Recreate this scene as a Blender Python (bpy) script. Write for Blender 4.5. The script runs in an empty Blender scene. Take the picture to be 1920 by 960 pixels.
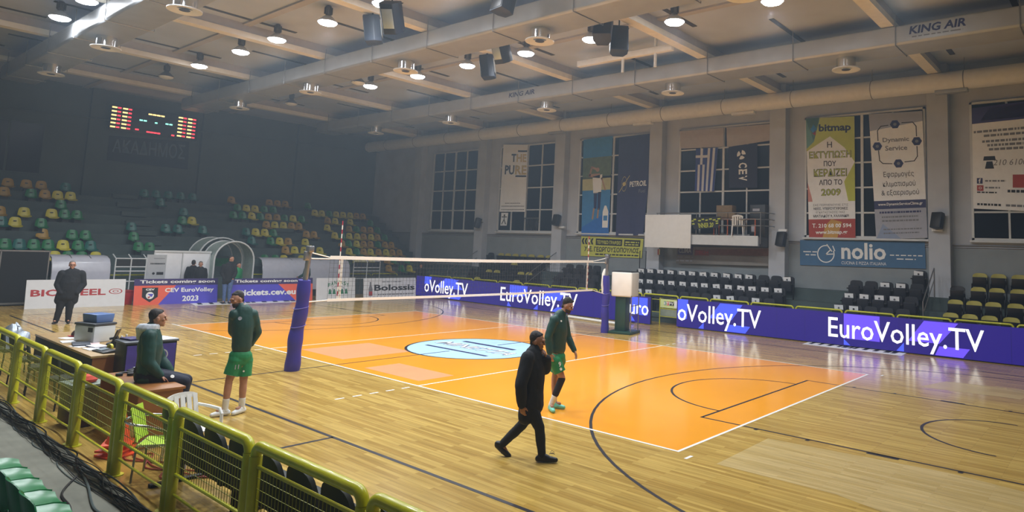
import bpy, bmesh, math, random
from mathutils import Vector, Matrix, noise
rnd = random.Random(7)
SC = bpy.context.scene
COL = SC.collection
PI = math.pi

# ---------------------------------------------------------------- camera
CAM = Vector((14.0463, -8.4907, 2.7993))
YAW, PITCH, ROLL = 2.2441, 0.1070, 0.0378
FPX, PX0, PY0 = 1251.155, 960 + 152.83, 480 - 146.41
def _axes():
    cy, sy, cp, sp = math.cos(YAW), math.sin(YAW), math.cos(PITCH), math.sin(PITCH)
    f = Vector((cy * cp, sy * cp, sp)); r = Vector((sy, -cy, 0)); u = r.cross(f)
    cr, sr = math.cos(ROLL), math.sin(ROLL)
    return cr * r + sr * u, -sr * r + cr * u, f
CR, CU, CF = _axes()
camd = bpy.data.cameras.new('camera')
camd.sensor_fit = 'HORIZONTAL'; camd.sensor_width = 36
camd.lens = FPX / 1920 * 36
camd.shift_x = -(PX0 - 960) / 1920
camd.shift_y = (PY0 - 480) / 1920
camd.clip_end = 200
cam = bpy.data.objects.new('camera', camd); COL.objects.link(cam)
M = Matrix((CR, CU, -CF)).transposed().to_4x4(); M.translation = CAM
cam.matrix_world = M
SC.camera = cam

# ---------------------------------------------------------------- light & exposure
LAMP_W = 600.0          # watts of one lit high-bay lamp
SC.view_settings.view_transform = 'Standard'
SC.view_settings.look = 'None'
SC.view_settings.gamma = 1.0
SC.view_settings.use_curve_mapping = False
SC.view_settings.exposure = 0.12
world = bpy.data.worlds.new('world'); SC.world = world
world.use_nodes = True
world.node_tree.nodes['Background'].inputs[0].default_value = (0.02, 0.03, 0.06, 1)
world.node_tree.nodes['Background'].inputs[1].default_value = 0.3

# thin haze in the hall air
wn = world.node_tree; hv = wn.nodes.new('ShaderNodeVolumeScatter')
hv.inputs['Color'].default_value = (.70, .85, 1.0, 1); hv.inputs['Density'].default_value = .0036; hv.inputs['Anisotropy'].default_value = .4
wn.links.new(hv.outputs['Volume'], wn.nodes['World Output'].inputs['Volume'])

# measured places in the hall: a point seen at a photo coordinate on a known wall, floor or row
def ray(px, py):
    return (CR * ((px - PX0) / FPX) - CU * ((py - PY0) / FPX) + CF)
def at(axis, val, px, py):
    d = ray(px, py); i = 'xyz'.index(axis)
    return CAM + d * ((val - CAM[i]) / d[i])
def proj(p):
    d = Vector(p) - CAM
    w = d.dot(CF)
    return PX0 + FPX * d.dot(CR) / w, PY0 - FPX * d.dot(CU) / w
def xrow(px, y, z):
    a, b = -30.0, 13.5
    for _ in range(40):
        m = (a + b) / 2
        if proj((m, y, z))[0] < px: a = m
        else: b = m
    return (a + b) / 2

# ---------------------------------------------------------------- materials
def lin(c):
    return tuple(((v / 255) / 12.92 if v / 255 < .04045 else ((v / 255 + .055) / 1.055) ** 2.4) for v in c)
_mats = {}
def mat(name, col, rough=.6, metal=0.0, var=.12, scale=6.0, emit=0.0, bump=0.0, trans=0.0, spec=.5, alpha=1.0, coat=0.0):
    if name in _mats: return _mats[name]
    m = bpy.data.materials.new(name); m.use_nodes = True
    nt = m.node_tree; b = nt.nodes['Principled BSDF']
    c = lin(col)
    b.inputs['Roughness'].default_value = rough
    b.inputs['Metallic'].default_value = metal
    b.inputs['Specular IOR Level'].default_value = spec
    b.inputs['Transmission Weight'].default_value = trans
    b.inputs['Alpha'].default_value = alpha
    b.inputs['Coat Weight'].default_value = coat
    b.inputs['Base Color'].default_value = (*c, 1) if not emit else (*[v * .12 for v in c], 1)
    if var > 0 or bump > 0:
        tc = nt.nodes.new('ShaderNodeTexCoord'); n = nt.nodes.new('ShaderNodeTexNoise')
        n.inputs['Scale'].default_value = scale; n.inputs['Detail'].default_value = 4
        nt.links.new(tc.outputs['Object'], n.inputs['Vector'])
        r = nt.nodes.new('ShaderNodeValToRGB')
        r.color_ramp.elements[0].position = .3; r.color_ramp.elements[1].position = .7
        r.color_ramp.elements[0].color = (*[v * (1 - var) for v in c], 1)
        r.color_ramp.elements[1].color = (*[min(1, v * (1 + var)) for v in c], 1)
        nt.links.new(n.outputs['Fac'], r.inputs['Fac'])
        nt.links.new(r.outputs['Color'], b.inputs['Base Color'])
        if bump > 0:
            bp = nt.nodes.new('ShaderNodeBump'); bp.inputs['Strength'].default_value = bump; bp.inputs['Distance'].default_value = .02
            nt.links.new(n.outputs['Fac'], bp.inputs['Height']); nt.links.new(bp.outputs['Normal'], b.inputs['Normal'])
    if emit > 0:
        b.inputs['Emission Color'].default_value = (*c, 1)
        b.inputs['Emission Strength'].default_value = emit
    _mats[name] = m
    return m

def wood_floor(name, tones, rough, width=.068, length=1.1):
    m = bpy.data.materials.new(name); m.use_nodes = True
    nt = m.node_tree; N = nt.nodes; L = nt.links; b = N['Principled BSDF']
    tc = N.new('ShaderNodeTexCoord')
    br = N.new('ShaderNodeTexBrick')
    br.inputs['Scale'].default_value = 1.0
    br.inputs['Brick Width'].default_value = length; br.inputs['Row Height'].default_value = width
    br.inputs['Mortar Size'].default_value = .0012; br.inputs['Mortar Smooth'].default_value = .3
    br.inputs['Color1'].default_value = (*lin(tones[0]), 1); br.inputs['Color2'].default_value = (*lin(tones[1]), 1)
    br.inputs['Mortar'].default_value = (*lin(tones[2]), 1); br.inputs['Bias'].default_value = -.1
    L.new(tc.outputs['Object'], br.inputs['Vector'])
    mp = N.new('ShaderNodeMapping'); mp.inputs['Scale'].default_value = (1.2, 26, 1)
    L.new(tc.outputs['Object'], mp.inputs['Vector'])
    no = N.new('ShaderNodeTexNoise'); no.inputs['Scale'].default_value = 1.0; no.inputs['Detail'].default_value = 5
    L.new(mp.outputs['Vector'], no.inputs['Vector'])
    no2 = N.new('ShaderNodeTexNoise'); no2.inputs['Scale'].default_value = .35; no2.inputs['Detail'].default_value = 3
    L.new(tc.outputs['Object'], no2.inputs['Vector'])
    mx = N.new('ShaderNodeMix'); mx.data_type = 'RGBA'; mx.blend_type = 'MULTIPLY'; mx.inputs['Factor'].default_value = .8
    rp = N.new('ShaderNodeValToRGB'); rp.color_ramp.elements[0].position = .25; rp.color_ramp.elements[1].position = .75
    rp.color_ramp.elements[0].color = (.62, .6, .55, 1); rp.color_ramp.elements[1].color = (1.12, 1.1, 1.08, 1)
    L.new(no.outputs['Fac'], rp.inputs['Fac'])
    L.new(br.outputs['Color'], mx.inputs['A']); L.new(rp.outputs['Color'], mx.inputs['B'])
    L.new(mx.outputs['Result'], b.inputs['Base Color'])
    mr = N.new('ShaderNodeMapRange'); mr.inputs['To Min'].default_value = rough - .05; mr.inputs['To Max'].default_value = rough + .07
    L.new(no2.outputs['Fac'], mr.inputs['Value']); L.new(mr.outputs['Result'], b.inputs['Roughness'])
    bp = N.new('ShaderNodeBump'); bp.inputs['Strength'].default_value = .035; bp.inputs['Distance'].default_value = .004
    L.new(no.outputs['Fac'], bp.inputs['Height']); L.new(bp.outputs['Normal'], b.inputs['Normal'])
    b.inputs['Specular IOR Level'].default_value = .5
    return m

# ---------------------------------------------------------------- mesh tools
class MB:
    def __init__(s):
        s.v = []; s.f = []; s.m = []; s.mi = 0
    def add(s, vs, fs):
        k = len(s.v); s.v += [tuple(p) for p in vs]; s.f += [tuple(i + k for i in f) for f in fs]; s.m += [s.mi] * len(fs)
        return s
    def box(s, x0, y0, z0, x1, y1, z1):
        vs = [(x, y, z) for z in (z0, z1) for y in (y0, y1) for x in (x0, x1)]
        return s.add(vs, [(0, 2, 3, 1), (4, 5, 7, 6), (0, 1, 5, 4), (2, 6, 7, 3), (0, 4, 6, 2), (1, 3, 7, 5)])
    def obox(s, c, size, R=None):
        R = R or Matrix.Identity(3); c = Vector(c)
        vs = [c + R @ Vector((x * size[0] / 2, y * size[1] / 2, z * size[2] / 2)) for z in (-1, 1) for y in (-1, 1) for x in (-1, 1)]
        return s.add(vs, [(0, 2, 3, 1), (4, 5, 7, 6), (0, 1, 5, 4), (2, 6, 7, 3), (0, 4, 6, 2), (1, 3, 7, 5)])
    def tube(s, pts, r, n=8, closed=False):
        pts = [Vector(p) for p in pts]; k = len(pts)
        rs = r if isinstance(r, (list, tuple)) else [r] * k
        T = []
        for i in range(k):
            a = pts[i - 1] if (i > 0 or closed) else pts[i]; b = pts[(i + 1) % k] if (i < k - 1 or closed) else pts[i]
            T.append((b - a).normalized())
        up = Vector((0, 0, 1)) if abs(T[0].z) < .9 else Vector((1, 0, 0))
        N = (up - T[0] * up.dot(T[0])).normalized(); vs = []
        for i in range(k):
            N = (N - T[i] * N.dot(T[i])).normalized(); B = T[i].cross(N)
            for j in range(n):
                a = 2 * PI * j / n
                vs.append(pts[i] + (N * math.cos(a) + B * math.sin(a)) * rs[i])
        fs = []
        for i in range(k if closed else k - 1):
            i2 = (i + 1) % k
            for j in range(n):
                j2 = (j + 1) % n
                fs.append((i * n + j, i * n + j2, i2 * n + j2, i2 * n + j))
        if not closed:
            fs.append(tuple(range(n - 1, -1, -1))); fs.append(tuple((k - 1) * n + j for j in range(n)))
        return s.add(vs, fs)
    def lathe(s, prof, n=20, c=(0, 0, 0), R=None):
        R = R or Matrix.Identity(3); c = Vector(c); vs = []; k = len(prof)
        for r, z in prof:
            for j in range(n):
                a = 2 * PI * j / n
                vs.append(c + R @ Vector((r * math.cos(a), r * math.sin(a), z)))
        fs = [(i * n + j, i * n + (j + 1) % n, (i + 1) * n + (j + 1) % n, (i + 1) * n + j) for i in range(k - 1) for j in range(n)]
        if prof[0][0] > 1e-6: fs.append(tuple(range(n - 1, -1, -1)))
        if prof[-1][0] > 1e-6: fs.append(tuple((k - 1) * n + j for j in range(n)))
        return s.add(vs, fs)
    def prism(s, poly, axis, a, b):
        def P(p, t):
            return (t, p[0], p[1]) if axis == 'x' else (p[0], t, p[1]) if axis == 'y' else (p[0], p[1], t)
        n = len(poly); vs = [P(p, a) for p in poly] + [P(p, b) for p in poly]
        fs = [(i, (i + 1) % n, n + (i + 1) % n, n + i) for i in range(n)] + [tuple(range(n - 1, -1, -1)), tuple(range(n, 2 * n))]
        return s.add(vs, fs)
    def grid(s, fn, nu, nv):
        vs = [fn(i / nu, j / nv) for j in range(nv + 1) for i in range(nu + 1)]
        fs = [(j * (nu + 1) + i, j * (nu + 1) + i + 1, (j + 1) * (nu + 1) + i + 1, (j + 1) * (nu + 1) + i) for j in range(nv) for i in range(nu)]
        return s.add(vs, fs)
    def build(s, name, mats, parent=None, bevel=0.0, seg=2, solid=0.0, smooth=True, angle=35, subd=0):
        me = bpy.data.meshes.new(name); me.from_pydata(s.v, [], s.f)
        if not isinstance(mats, (list, tuple)): mats = [mats]
        for m in mats: me.materials.append(m)
        for p, i in zip(me.polygons, s.m): p.material_index = i
        bm = bmesh.new(); bm.from_mesh(me)
        if solid:
            bmesh.ops.recalc_face_normals(bm, faces=bm.faces)
            bmesh.ops.solidify(bm, geom=bm.faces[:], thickness=solid)
        bmesh.ops.recalc_face_normals(bm, faces=bm.faces)
        if subd:
            bmesh.ops.subdivide_edges(bm, edges=bm.edges[:], cuts=subd, use_grid_fill=True)
        if bevel:
            es = [e for e in bm.edges if len(e.link_faces) == 2 and e.calc_face_angle(0) > .5]
            bmesh.ops.bevel(bm, geom=es, offset=bevel, segments=seg, affect='EDGES', clamp_overlap=True, profile=.5)
        bm.to_mesh(me); bm.free()
        if smooth:
            me.polygons.foreach_set('use_smooth', [True] * len(me.polygons))
            me.set_sharp_from_angle(angle=math.radians(angle))
        o = bpy.data.objects.new(name, me); COL.objects.link(o)
        if parent: o.parent = parent; KIDS.setdefault(parent.name, []).append(o)
        return o

KIDS = {}
def tag(o, label=None, cat=None, group=None, kind=None):
    if label: o['label'] = label
    if cat: o['category'] = cat
    if group: o['group'] = group
    if kind: o['kind'] = kind
    return o
def thing(name, label, cat, loc=(0, 0, 0), rz=0.0, group=None):
    o = bpy.data.objects.new(name, None); COL.objects.link(o)
    o.empty_display_size = .1
    o.location = loc; o.rotation_euler = (0, 0, rz)
    return tag(o, label, cat, group)
def struct(o): o['kind'] = 'structure'; return o
def dup(root, loc=None, rz=None, label=None, group=None):
    r = root.copy(); COL.objects.link(r)
    for ch in KIDS.get(root.name, []):
        c = ch.copy(); COL.objects.link(c); c.parent = r
        for g in KIDS.get(ch.name, []):
            d = g.copy(); COL.objects.link(d); d.parent = c
    if loc is not None: r.location = loc
    if rz is not None: r.rotation_euler = (0, 0, rz)
    if label: r['label'] = label
    if group: r['group'] = group
    return r
ORD = ['zeroth', 'first', 'second', 'third', 'fourth', 'fifth', 'sixth', 'seventh', 'eighth', 'ninth', 'tenth', 'eleventh', 'twelfth',
       'thirteenth', 'fourteenth', 'fifteenth', 'sixteenth', 'seventeenth', 'eighteenth', 'nineteenth', 'twentieth', 'twenty-first', 'twenty-second', 'twenty-third', 'twenty-fourth', 'twenty-fifth', 'twenty-sixth']

# ---------------------------------------------------------------- lettering
_tc = {}
def text_mesh(s, bold=0.0, shear=0.0):
    k = (s, bold, shear)
    if k in _tc: return _tc[k]
    c = bpy.data.curves.new('t', 'FONT'); c.body = s; c.resolution_u = 2; c.offset = bold; c.shear = shear; c.fill_mode = 'FRONT'
    o = bpy.data.objects.new('t', c)
    sc = TMP; sc.collection.objects.link(o)
    dg = tmp_dg()
    me = bpy.data.meshes.new_from_object(o.evaluated_get(dg))
    vs = [(v.co.x, v.co.y) for v in me.vertices]; fs = [tuple(p.vertices) for p in me.polygons]
    bpy.data.objects.remove(o); bpy.data.curves.remove(c); bpy.data.meshes.remove(me)
    _tc[k] = (vs, fs); return vs, fs
TMP = bpy.data.scenes.new('tmp')
def tmp_dg():
    with bpy.context.temp_override(scene=TMP, view_layer=TMP.view_layers[0]):
        dg = bpy.context.evaluated_depsgraph_get(); dg.update(); return dg

class Panel:
    """a flat or slightly waving sheet between four corners (bottom-left, bottom-right, top-right, top-left), with printing on it"""
    def __init__(s, bl, br, tr, tl, wave=0.0, seed=0):
        s.c = [Vector(p) for p in (bl, br, tr, tl)]
        s.W = ((s.c[1] - s.c[0]).length + (s.c[2] - s.c[3]).length) / 2
        s.H = ((s.c[3] - s.c[0]).length + (s.c[2] - s.c[1]).length) / 2
        s.n = (s.c[1] - s.c[0]).cross(s.c[3] - s.c[0]).normalized()
        s.wave = wave; s.seed = seed; s.mats = []; s.b = MB(); s.layer = 0
    def P(s, u, v, off=0.0):
        p = s.c[0] * (1 - u) * (1 - v) + s.c[1] * u * (1 - v) + s.c[2] * u * v + s.c[3] * (1 - u) * v
        w = 0
        if s.wave:
            w = s.wave * (math.sin(u * 9 + s.seed + v * 1.5) * .6 + math.sin(u * 17 + v * 2.2 + 2 * s.seed) * .4) * (1.05 - v * .5)
        return p + s.n * (w + off)
    def uv(s, px, py):
        d = ray(px, py); o = s.c[0]; t = (o - CAM).dot(s.n) / d.dot(s.n); q = CAM + d * t - o
        ex = s.c[1] - s.c[0]; ey = s.c[3] - s.c[0]
        # solve q = u ex + v ey
        a, b, c2 = ex.dot(ex), ex.dot(ey), ey.dot(ey); r1, r2 = q.dot(ex), q.dot(ey); D = a * c2 - b * b
        return (r1 * c2 - r2 * b) / D, (r2 * a - r1 * b) / D
    def sheet(s, name, m, thick=.006, nu=14, nv=14, parent=None):
        b = MB(); b.grid(lambda u, v: s.P(u, v, 0), nu if s.wave else 1, nv if s.wave else 1)
        k = len(b.v); b2 = MB(); b2.grid(lambda u, v: s.P(u, v, -thick), nu if s.wave else 1, nv if s.wave else 1)
        nn = (nu if s.wave else 1); mm = (nv if s.wave else 1)
        b.add(b2.v, [f[::-1] for f in b2.f])
        W = nn + 1
        ring = [i for i in range(W)] + [j * W + nn for j in range(1, mm + 1)] + [mm * W + i for i in range(nn - 1, -1, -1)] + [j * W for j in range(mm - 1, 0, -1)]
        for a, c in zip(ring, ring[1:] + ring[:1]): b.f.append((a, c, c + k, a + k)); b.m.append(0)
        return b.build(name, m, parent, angle=50)
    def mi(s, m):
        if m not in s.mats: s.mats.append(m)
        s.b.mi = s.mats.index(m)
    def up(s): s.layer += 1; return s
    def off(s): return .004 + .0025 * s.layer + s.wave * .25
    def poly(s, pts, m):
        s.mi(m)
        if s.wave and len(pts) == 4:
            p = [Vector((a, b, 0)) for a, b in pts]
            def fn(u, v):
                q = p[0] * (1 - u) * (1 - v) + p[1] * u * (1 - v) + p[2] * u * v + p[3] * (1 - u) * v
                return s.P(q.x, q.y, s.off())
            s.b.grid(fn, 10, 6)
        else:
            s.b.add([s.P(u, v, s.off()) for u, v in pts], [tuple(range(len(pts)))])
        return s
    def rect(s, u0, v0, u1, v1, m): return s.poly([(u0, v0), (u1, v0), (u1, v1), (u0, v1)], m)
    def disc(s, u, v, r, m, r_in=0.0, n=24, a0=0, a1=2 * PI, asp=1.0):
        s.mi(m); k = n; vs = []
        for j in range(k + 1):
            a = a0 + (a1 - a0) * j / k
            vs.append(s.P(u + r * math.cos(a) * asp / s.W, v + r * math.sin(a) / s.H, s.off()))
            vs.append(s.P(u + r_in * math.cos(a) * asp / s.W, v + r_in * math.sin(a) / s.H, s.off()))
        s.b.add(vs, [(2 * j, 2 * j + 2, 2 * j + 3, 2 * j + 1) for j in range(k)]); return s
    def line(s, pts, w, m):
        s.mi(m)
        for (a, b) in zip(pts, pts[1:]):
            A = Vector((a[0] * s.W, a[1] * s.H)); B = Vector((b[0] * s.W, b[1] * s.H)); d = (B - A)
            if d.length < 1e-6: continue
            d.normalize(); q = Vector((-d.y, d.x)) * w / 2; d = d * w * .3
            P4 = [A - d + q, A - d - q, B + d - q, B + d + q]
            s.b.add([s.P(p.x / s.W, p.y / s.H, s.off()) for p in P4], [(0, 1, 2, 3)])
        return s
    def text(s, t, u0, v0, u1, v1, m, bold=.02, shear=0.0):
        s.mi(m); vs, fs = text_mesh(t, bold, shear)
        if not vs: return s
        x0 = min(p[0] for p in vs); x1 = max(p[0] for p in vs); y0 = min(p[1] for p in vs); y1 = max(p[1] for p in vs)
        s.b.add([s.P(u0 + (p[0] - x0) / (x1 - x0) * (u1 - u0), v0 + (p[1] - y0) / (y1 - y0) * (v1 - v0), s.off()) for p in vs], fs); return s
    def dashes(s, u0, v0, u1, v1, m, seed=1, k=1.0):
        # a line of print too small to read
        r = random.Random(seed); u = u0
        while u < u1:
            w = r.uniform(.02, .07) * k; s.rect(u, v0, min(u1, u + w), v1, m); u += w + .012 * k
        return s
    def done(s, name, parent):
        if not s.b.f: return None
        return s.b.build(name, s.mats, parent, smooth=False)
def banner(name, label, cat, quad, m, axis='y', val=17.22, wave=.03, thick=.006, group=None, seed=1):
    """quad: photo coordinates of tl, tr, br, bl on the wall plane"""
    tl, tr, br, bl = [at(axis, val, *q) for q in quad]
    p = Panel(bl, br, tr, tl, wave, seed)
    if p.n.dot(CAM - p.c[0]) < 0: p.n = -p.n
    o = p.sheet(name, m, thick)
    tag(o, label, cat, group)
    return p, o
# ================================================================ SETTING
XB, XF, YN, YW, ZC = -25.5, 24.0, -14.0, 17.4, 9.78      # back wall, wall behind the view, near wall, window wall, ceiling
PITCHX = 5.87
BEAMS = [9.05 + PITCHX * k for k in range(-5, 3)]         # pillar and roof beam axes
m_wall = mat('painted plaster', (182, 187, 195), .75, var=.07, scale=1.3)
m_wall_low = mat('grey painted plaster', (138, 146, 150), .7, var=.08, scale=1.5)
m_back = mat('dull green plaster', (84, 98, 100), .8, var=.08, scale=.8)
m_ceil = mat('ceiling boards', (182, 192, 214), .85, var=.06, scale=.9)
m_beam = mat('cream beam paint', (232, 226, 214), .6, var=.05)
m_purlin = mat('grey purlin paint', (176, 174, 178), .7, var=.05)
m_slot = mat('dark ceiling slot', (62, 66, 78), .8, var=.05)
m_frame = mat('white window frame', (206, 210, 212), .5, var=.04)
m_glass = mat('dark night glass', (22, 28, 40), .2, var=.25, scale=.6, spec=.16)
m_steel = mat('grey steel', (150, 152, 156), .35, .8, var=.06)
m_galv = mat('galvanised duct sheet', (176, 180, 184), .42, .3, var=.06, scale=2)
m_cream = mat('cream enamel', (226, 226, 224), .5, var=.04)
m_white = mat('white plastic', (232, 232, 230), .45, var=.03)
m_black = mat('black plastic', (22, 23, 26), .45, var=.1)
m_blackrubber = mat('black rubber', (14, 14, 16), .6, var=.1)
m_chrome = mat('chrome', (215, 218, 222), .15, 1.0, var=.0)
m_yellow = mat('yellow gloss paint', (200, 198, 34), .32, var=.08, scale=9, coat=.3)
m_conc = mat('grey concrete', (122, 122, 110), .85, var=.16, scale=2.5, bump=.15)
m_concdark = mat('dark green concrete', (72, 86, 86), .8, var=.14, scale=1.5)
m_woodtile = wood_floor('parquet', ((178, 144, 70), (212, 180, 98), (132, 100, 48)), .17)
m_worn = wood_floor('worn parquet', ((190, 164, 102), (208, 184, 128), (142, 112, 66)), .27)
m_orange = mat('orange court paint', (242, 160, 36), .16, var=.05, scale=.7)
m_peach = mat('peach floor sheet', (230, 154, 106), .3, var=.04)
m_wline = mat('white line paint', (240, 238, 230), .3, var=.03)
m_kline = mat('black line paint', (40, 38, 44), .3, var=.05)
m_sky = mat('pale blue floor sheet', (180, 216, 244), .3, var=.03)
m_navy = mat('navy print', (34, 38, 92), .5, var=.03)
m_ink = mat('black ink', (26, 26, 30), .6, var=.0)
m_grey_ink = mat('grey ink', (120, 122, 128), .6, var=.0)
m_white_ink = mat('white ink', (238, 238, 236), .5, var=.0)

fl = MB(); fl.box(XB - .2, YN - .2, -.2, XF + .2, YW + .2, 0)
floor = struct(fl.build('floor', m_woodtile, smooth=False))
def paint(name, m, quads, z=.0015, poly=None):
    b = MB()
    for q in quads: b.add([(x, y, z) for x, y in q], [tuple(range(len(q)))])
    return b.build(name, m, floor, smooth=False)
def rq(x0, y0, x1, y1): return [(x0, y0), (x1, y0), (x1, y1), (x0, y1)]
def arcq(cx, cy, r, a0, a1, w, n=48):
    out = []
    for i in range(n):
        a = a0 + (a1 - a0) * i / n; b = a0 + (a1 - a0) * (i + 1) / n
        out.append([(cx + (r - w / 2) * math.cos(a), cy + (r - w / 2) * math.sin(a)), (cx + (r + w / 2) * math.cos(a), cy + (r + w / 2) * math.sin(a)),
                    (cx + (r + w / 2) * math.cos(b), cy + (r + w / 2) * math.sin(b)), (cx + (r - w / 2) * math.cos(b), cy + (r - w / 2) * math.sin(b))])
    return out
paint('court_paint', m_orange, [rq(-9, 0, 9, 9)], .0012)
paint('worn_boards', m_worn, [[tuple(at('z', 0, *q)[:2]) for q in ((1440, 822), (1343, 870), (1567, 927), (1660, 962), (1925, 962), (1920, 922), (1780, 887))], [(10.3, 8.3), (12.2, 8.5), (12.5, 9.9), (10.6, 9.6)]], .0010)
paint('floor_sheet', m_peach, [[(-2.45, .55), (-.53, .55), (-.53, 2.5), (-2.45, 2.5)], [(.72, .32), (2.66, .32), (2.66, 1.24), (.72, 1.24)]], .0022)
W = .05
paint('black_line', m_kline,
      [rq(-14, -3.03, 14, -2.97), rq(-14, 11.97, 14, 12.03), rq(13.97, -3, 14.03, 12), rq(-14.03, -3, -13.97, 12), rq(-.025, -3, .025, 12), rq(5.06, -4.4, 5.12, -3)]
      + [q for sx in (1, -1) for q in (
          [rq(sx * 8.2, 2.05, sx * 8.25, 6.95), rq(sx * 8.2, 2.02, sx * 14, 2.07), rq(sx * 8.2, 6.93, sx * 14, 6.98)]
          + arcq(sx * 8.22, 4.5, 1.8, PI / 2 if sx > 0 else -PI / 2, 3 * PI / 2 if sx > 0 else PI / 2, W)
          + arcq(sx * 12.45, 4.5, 6.75, PI / 2 if sx > 0 else -PI / 2, 3 * PI / 2 if sx > 0 else PI / 2, W)
          + arcq(sx * 12.45, 4.5, 1.25, PI / 2 if sx > 0 else -PI / 2, 3 * PI / 2 if sx > 0 else PI / 2, W)
          + [rq(sx * xx - w_, y0_, sx * xx + w_, y1_) for xx, w_ in ((9.25, .03), (10.1, .03), (11.2, .22), (12.2, .03)) for y0_, y1_ in ((1.95, 2.05), (6.95, 7.05))])],
      .0020)
paint('centre_circle_edge', m_kline, arcq(.0, 4.2, 1.83, 0, 2 * PI, .07, 64), .0026)
b = MB(); n = 64
b.add([(0 + 1.8 * math.cos(2 * PI * i / n), 4.2 + 1.8 * math.sin(2 * PI * i / n), .0026) for i in range(n)], [tuple(range(n))])
b.build('centre_circle', m_sky, floor, smooth=False)
cp = Panel((-1.8, 2.4, .0028), (1.8, 2.4, .0028), (1.8, 6.0, .0028), (-1.8, 6.0, .0028)); cp.layer = -1
cp.text('MINETTA', .1, .43, .9, .57, m_navy, .05, .3); cp.up().text('MINETTA', .105, .435, .895, .565, m_white_ink, .0, .3)
cp.dashes(.18, .645, .76, .69, m_navy, 3, .3); cp.dashes(.16, .29, .84, .325, m_navy, 5, .3)
cp.line([(.5, .0), (.5, .25)], .05, m_navy); cp.line([(.5, .74), (.5, 1)], .05, m_navy)
cp.done('centre_circle_print', floor)
wl = [rq(-9.35, 0, 9, .05), rq(-9, 8.95, 9, 9), rq(-9, .05, -8.95, 8.95), rq(8.95, .05, 9, 8.95), rq(3, .05, 3.05, 8.95), rq(-3.05, .05, -3, 8.95)]
for X in (3, -3.05):
    for k in range(5):
        wl.append(rq(X, -.35 * k - .35, X + .05, -.35 * k - .17)); wl.append(rq(X, 9 + .35 * k + .17, X + .05, 9 + .35 * k + .35))
wl += [rq(9.2, -.02, 9.25, -.2), rq(9.25, 9.02, 9.3, 9.2), rq(-9.3, 9.02, -9.25, 9.2)]
paint('white_line', m_wline, wl, .0030)

# walls
def wallbox(name, m, *a): b = MB(); b.box(*a); return struct(b.build(name, m, smooth=False))
wallbox('wall_right', m_wall, XB - .2, YW, 0, XF + .2, YW + .2, ZC)
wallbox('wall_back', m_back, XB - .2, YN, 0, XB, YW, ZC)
wallbox('wall_left', m_wall, XB - .2, YN - .2, 0, XF + .2, YN, ZC)
wallbox('wall_front', m_wall, XF, YN, 0, XF + .2, YW, ZC)
ceiling = wallbox('ceiling', m_ceil, XB - .2, YN - .2, ZC, XF + .2, YW + .2, ZC + .2)
b = MB(); b.box(XB, YW - .012, 0, XF, YW, 3.3)
struct(b.build('trim_1', m_wall_low, smooth=False))
b = MB(); b.tube([(XB, YW - .03, 3.42), (XF, YW - .03, 3.42)], .028); b.tube([(XB, YW - .03, 3.34), (XF, YW - .03, 3.34)], .014)
struct(b.build('trim_2', m_steel))
for i, X in enumerate(BEAMS):
    b = MB(); b.box(X - .34, YW - .42, 0, X + .34, YW, ZC)
    b.mi = 0
    struct(b.build('pillar.%03d' % i, m_wall, bevel=.015, smooth=False))
    b = MB(); b.box(X - .17, YN, 9.32, X + .17, YW - .42, 9.5)
    b.mi = 1; b.box(X - .13, YN, 9.5, X + .13, YW - .42, ZC)
    struct(b.build('beam.%03d' % i, [m_beam, m_purlin], smooth=False))
# roof purlins, and the slots in the ceiling boards beside every beam
for i, Y in enumerate((-6.3, 1.0, 7.8, 14.3)):
    b = MB(); b.box(XB, Y - .12, 9.72, XF, Y + .12, ZC)
    struct(b.build('beam.%03d' % (20 + i), m_purlin, smooth=False))
b = MB()
for X in BEAMS:
    for y0 in (-12, -6.5, -1.0, 5.6, 12.6):
        b.box(X + .62, y0, ZC - .015, X + .78, y0 + 3.4, ZC)
    for y0 in (-9.8, -3.4, 2.6, 9.6):
        b.box(X + 2.85, y0, ZC - .015, X + 3.0, y0 + 2.6, ZC)
o = b.build('slot', m_slot, ceiling, smooth=False)
# pilasters and panels of the back wall
for i, Y in enumerate((-9.0, -4.3, 1.5, 6.6, 12.0)):
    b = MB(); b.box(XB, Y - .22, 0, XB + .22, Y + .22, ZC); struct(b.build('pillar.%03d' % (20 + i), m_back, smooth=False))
b = MB(); b.tube([(XB + .35, YN, 7.78), (XB + .35, YW, 8.75)], .03, 6); struct(b.build('trim_3', m_back))

# windows between the pillars
def window(n, x0, x1, z0, z1, cols, rows, y=YW - .05):
    b = MB(); w = .075
    b.box(x0, y - .07, z0, x1, y + .05, z0 + w); b.box(x0, y - .07, z1 - w, x1, y + .05, z1)
    b.box(x0, y - .07, z0, x0 + w, y + .05, z1); b.box(x1 - w, y - .07, z0, x1, y + .05, z1)
    for i in range(1, cols):
        X = x0 + (x1 - x0) * i / cols; ww = .05 if i == cols / 2 else .03
        b.box(X - ww, y - .06, z0, X + ww, y + .04, z1)
    for j in range(1, rows):
        Z = z0 + (z1 - z0) * j / rows; b.box(x0, y - .055, Z - .03, x1, y + .035, Z + .03)
    o = struct(b.build('window_%d' % n, m_frame, smooth=False))
    g = MB(); g.box(x0 + .02, y + .002, z0 + .02, x1 - .02, y + .012, z1 - .02); g.build('pane', m_glass, o, smooth=False)
    s = MB(); s.box(x0 - .06, y - .14, z0 - .07, x1 + .06, y + .04, z0); s.build('sill', m_frame, o, smooth=False)
    return o
WIN = [(-19.15, -15.05), (-13.25, -9.0), (-7.45, -3.2), (-1.6, 2.82), (4.2, 8.6), (10.0, 14.4), (15.8, 20.2)]
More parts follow.
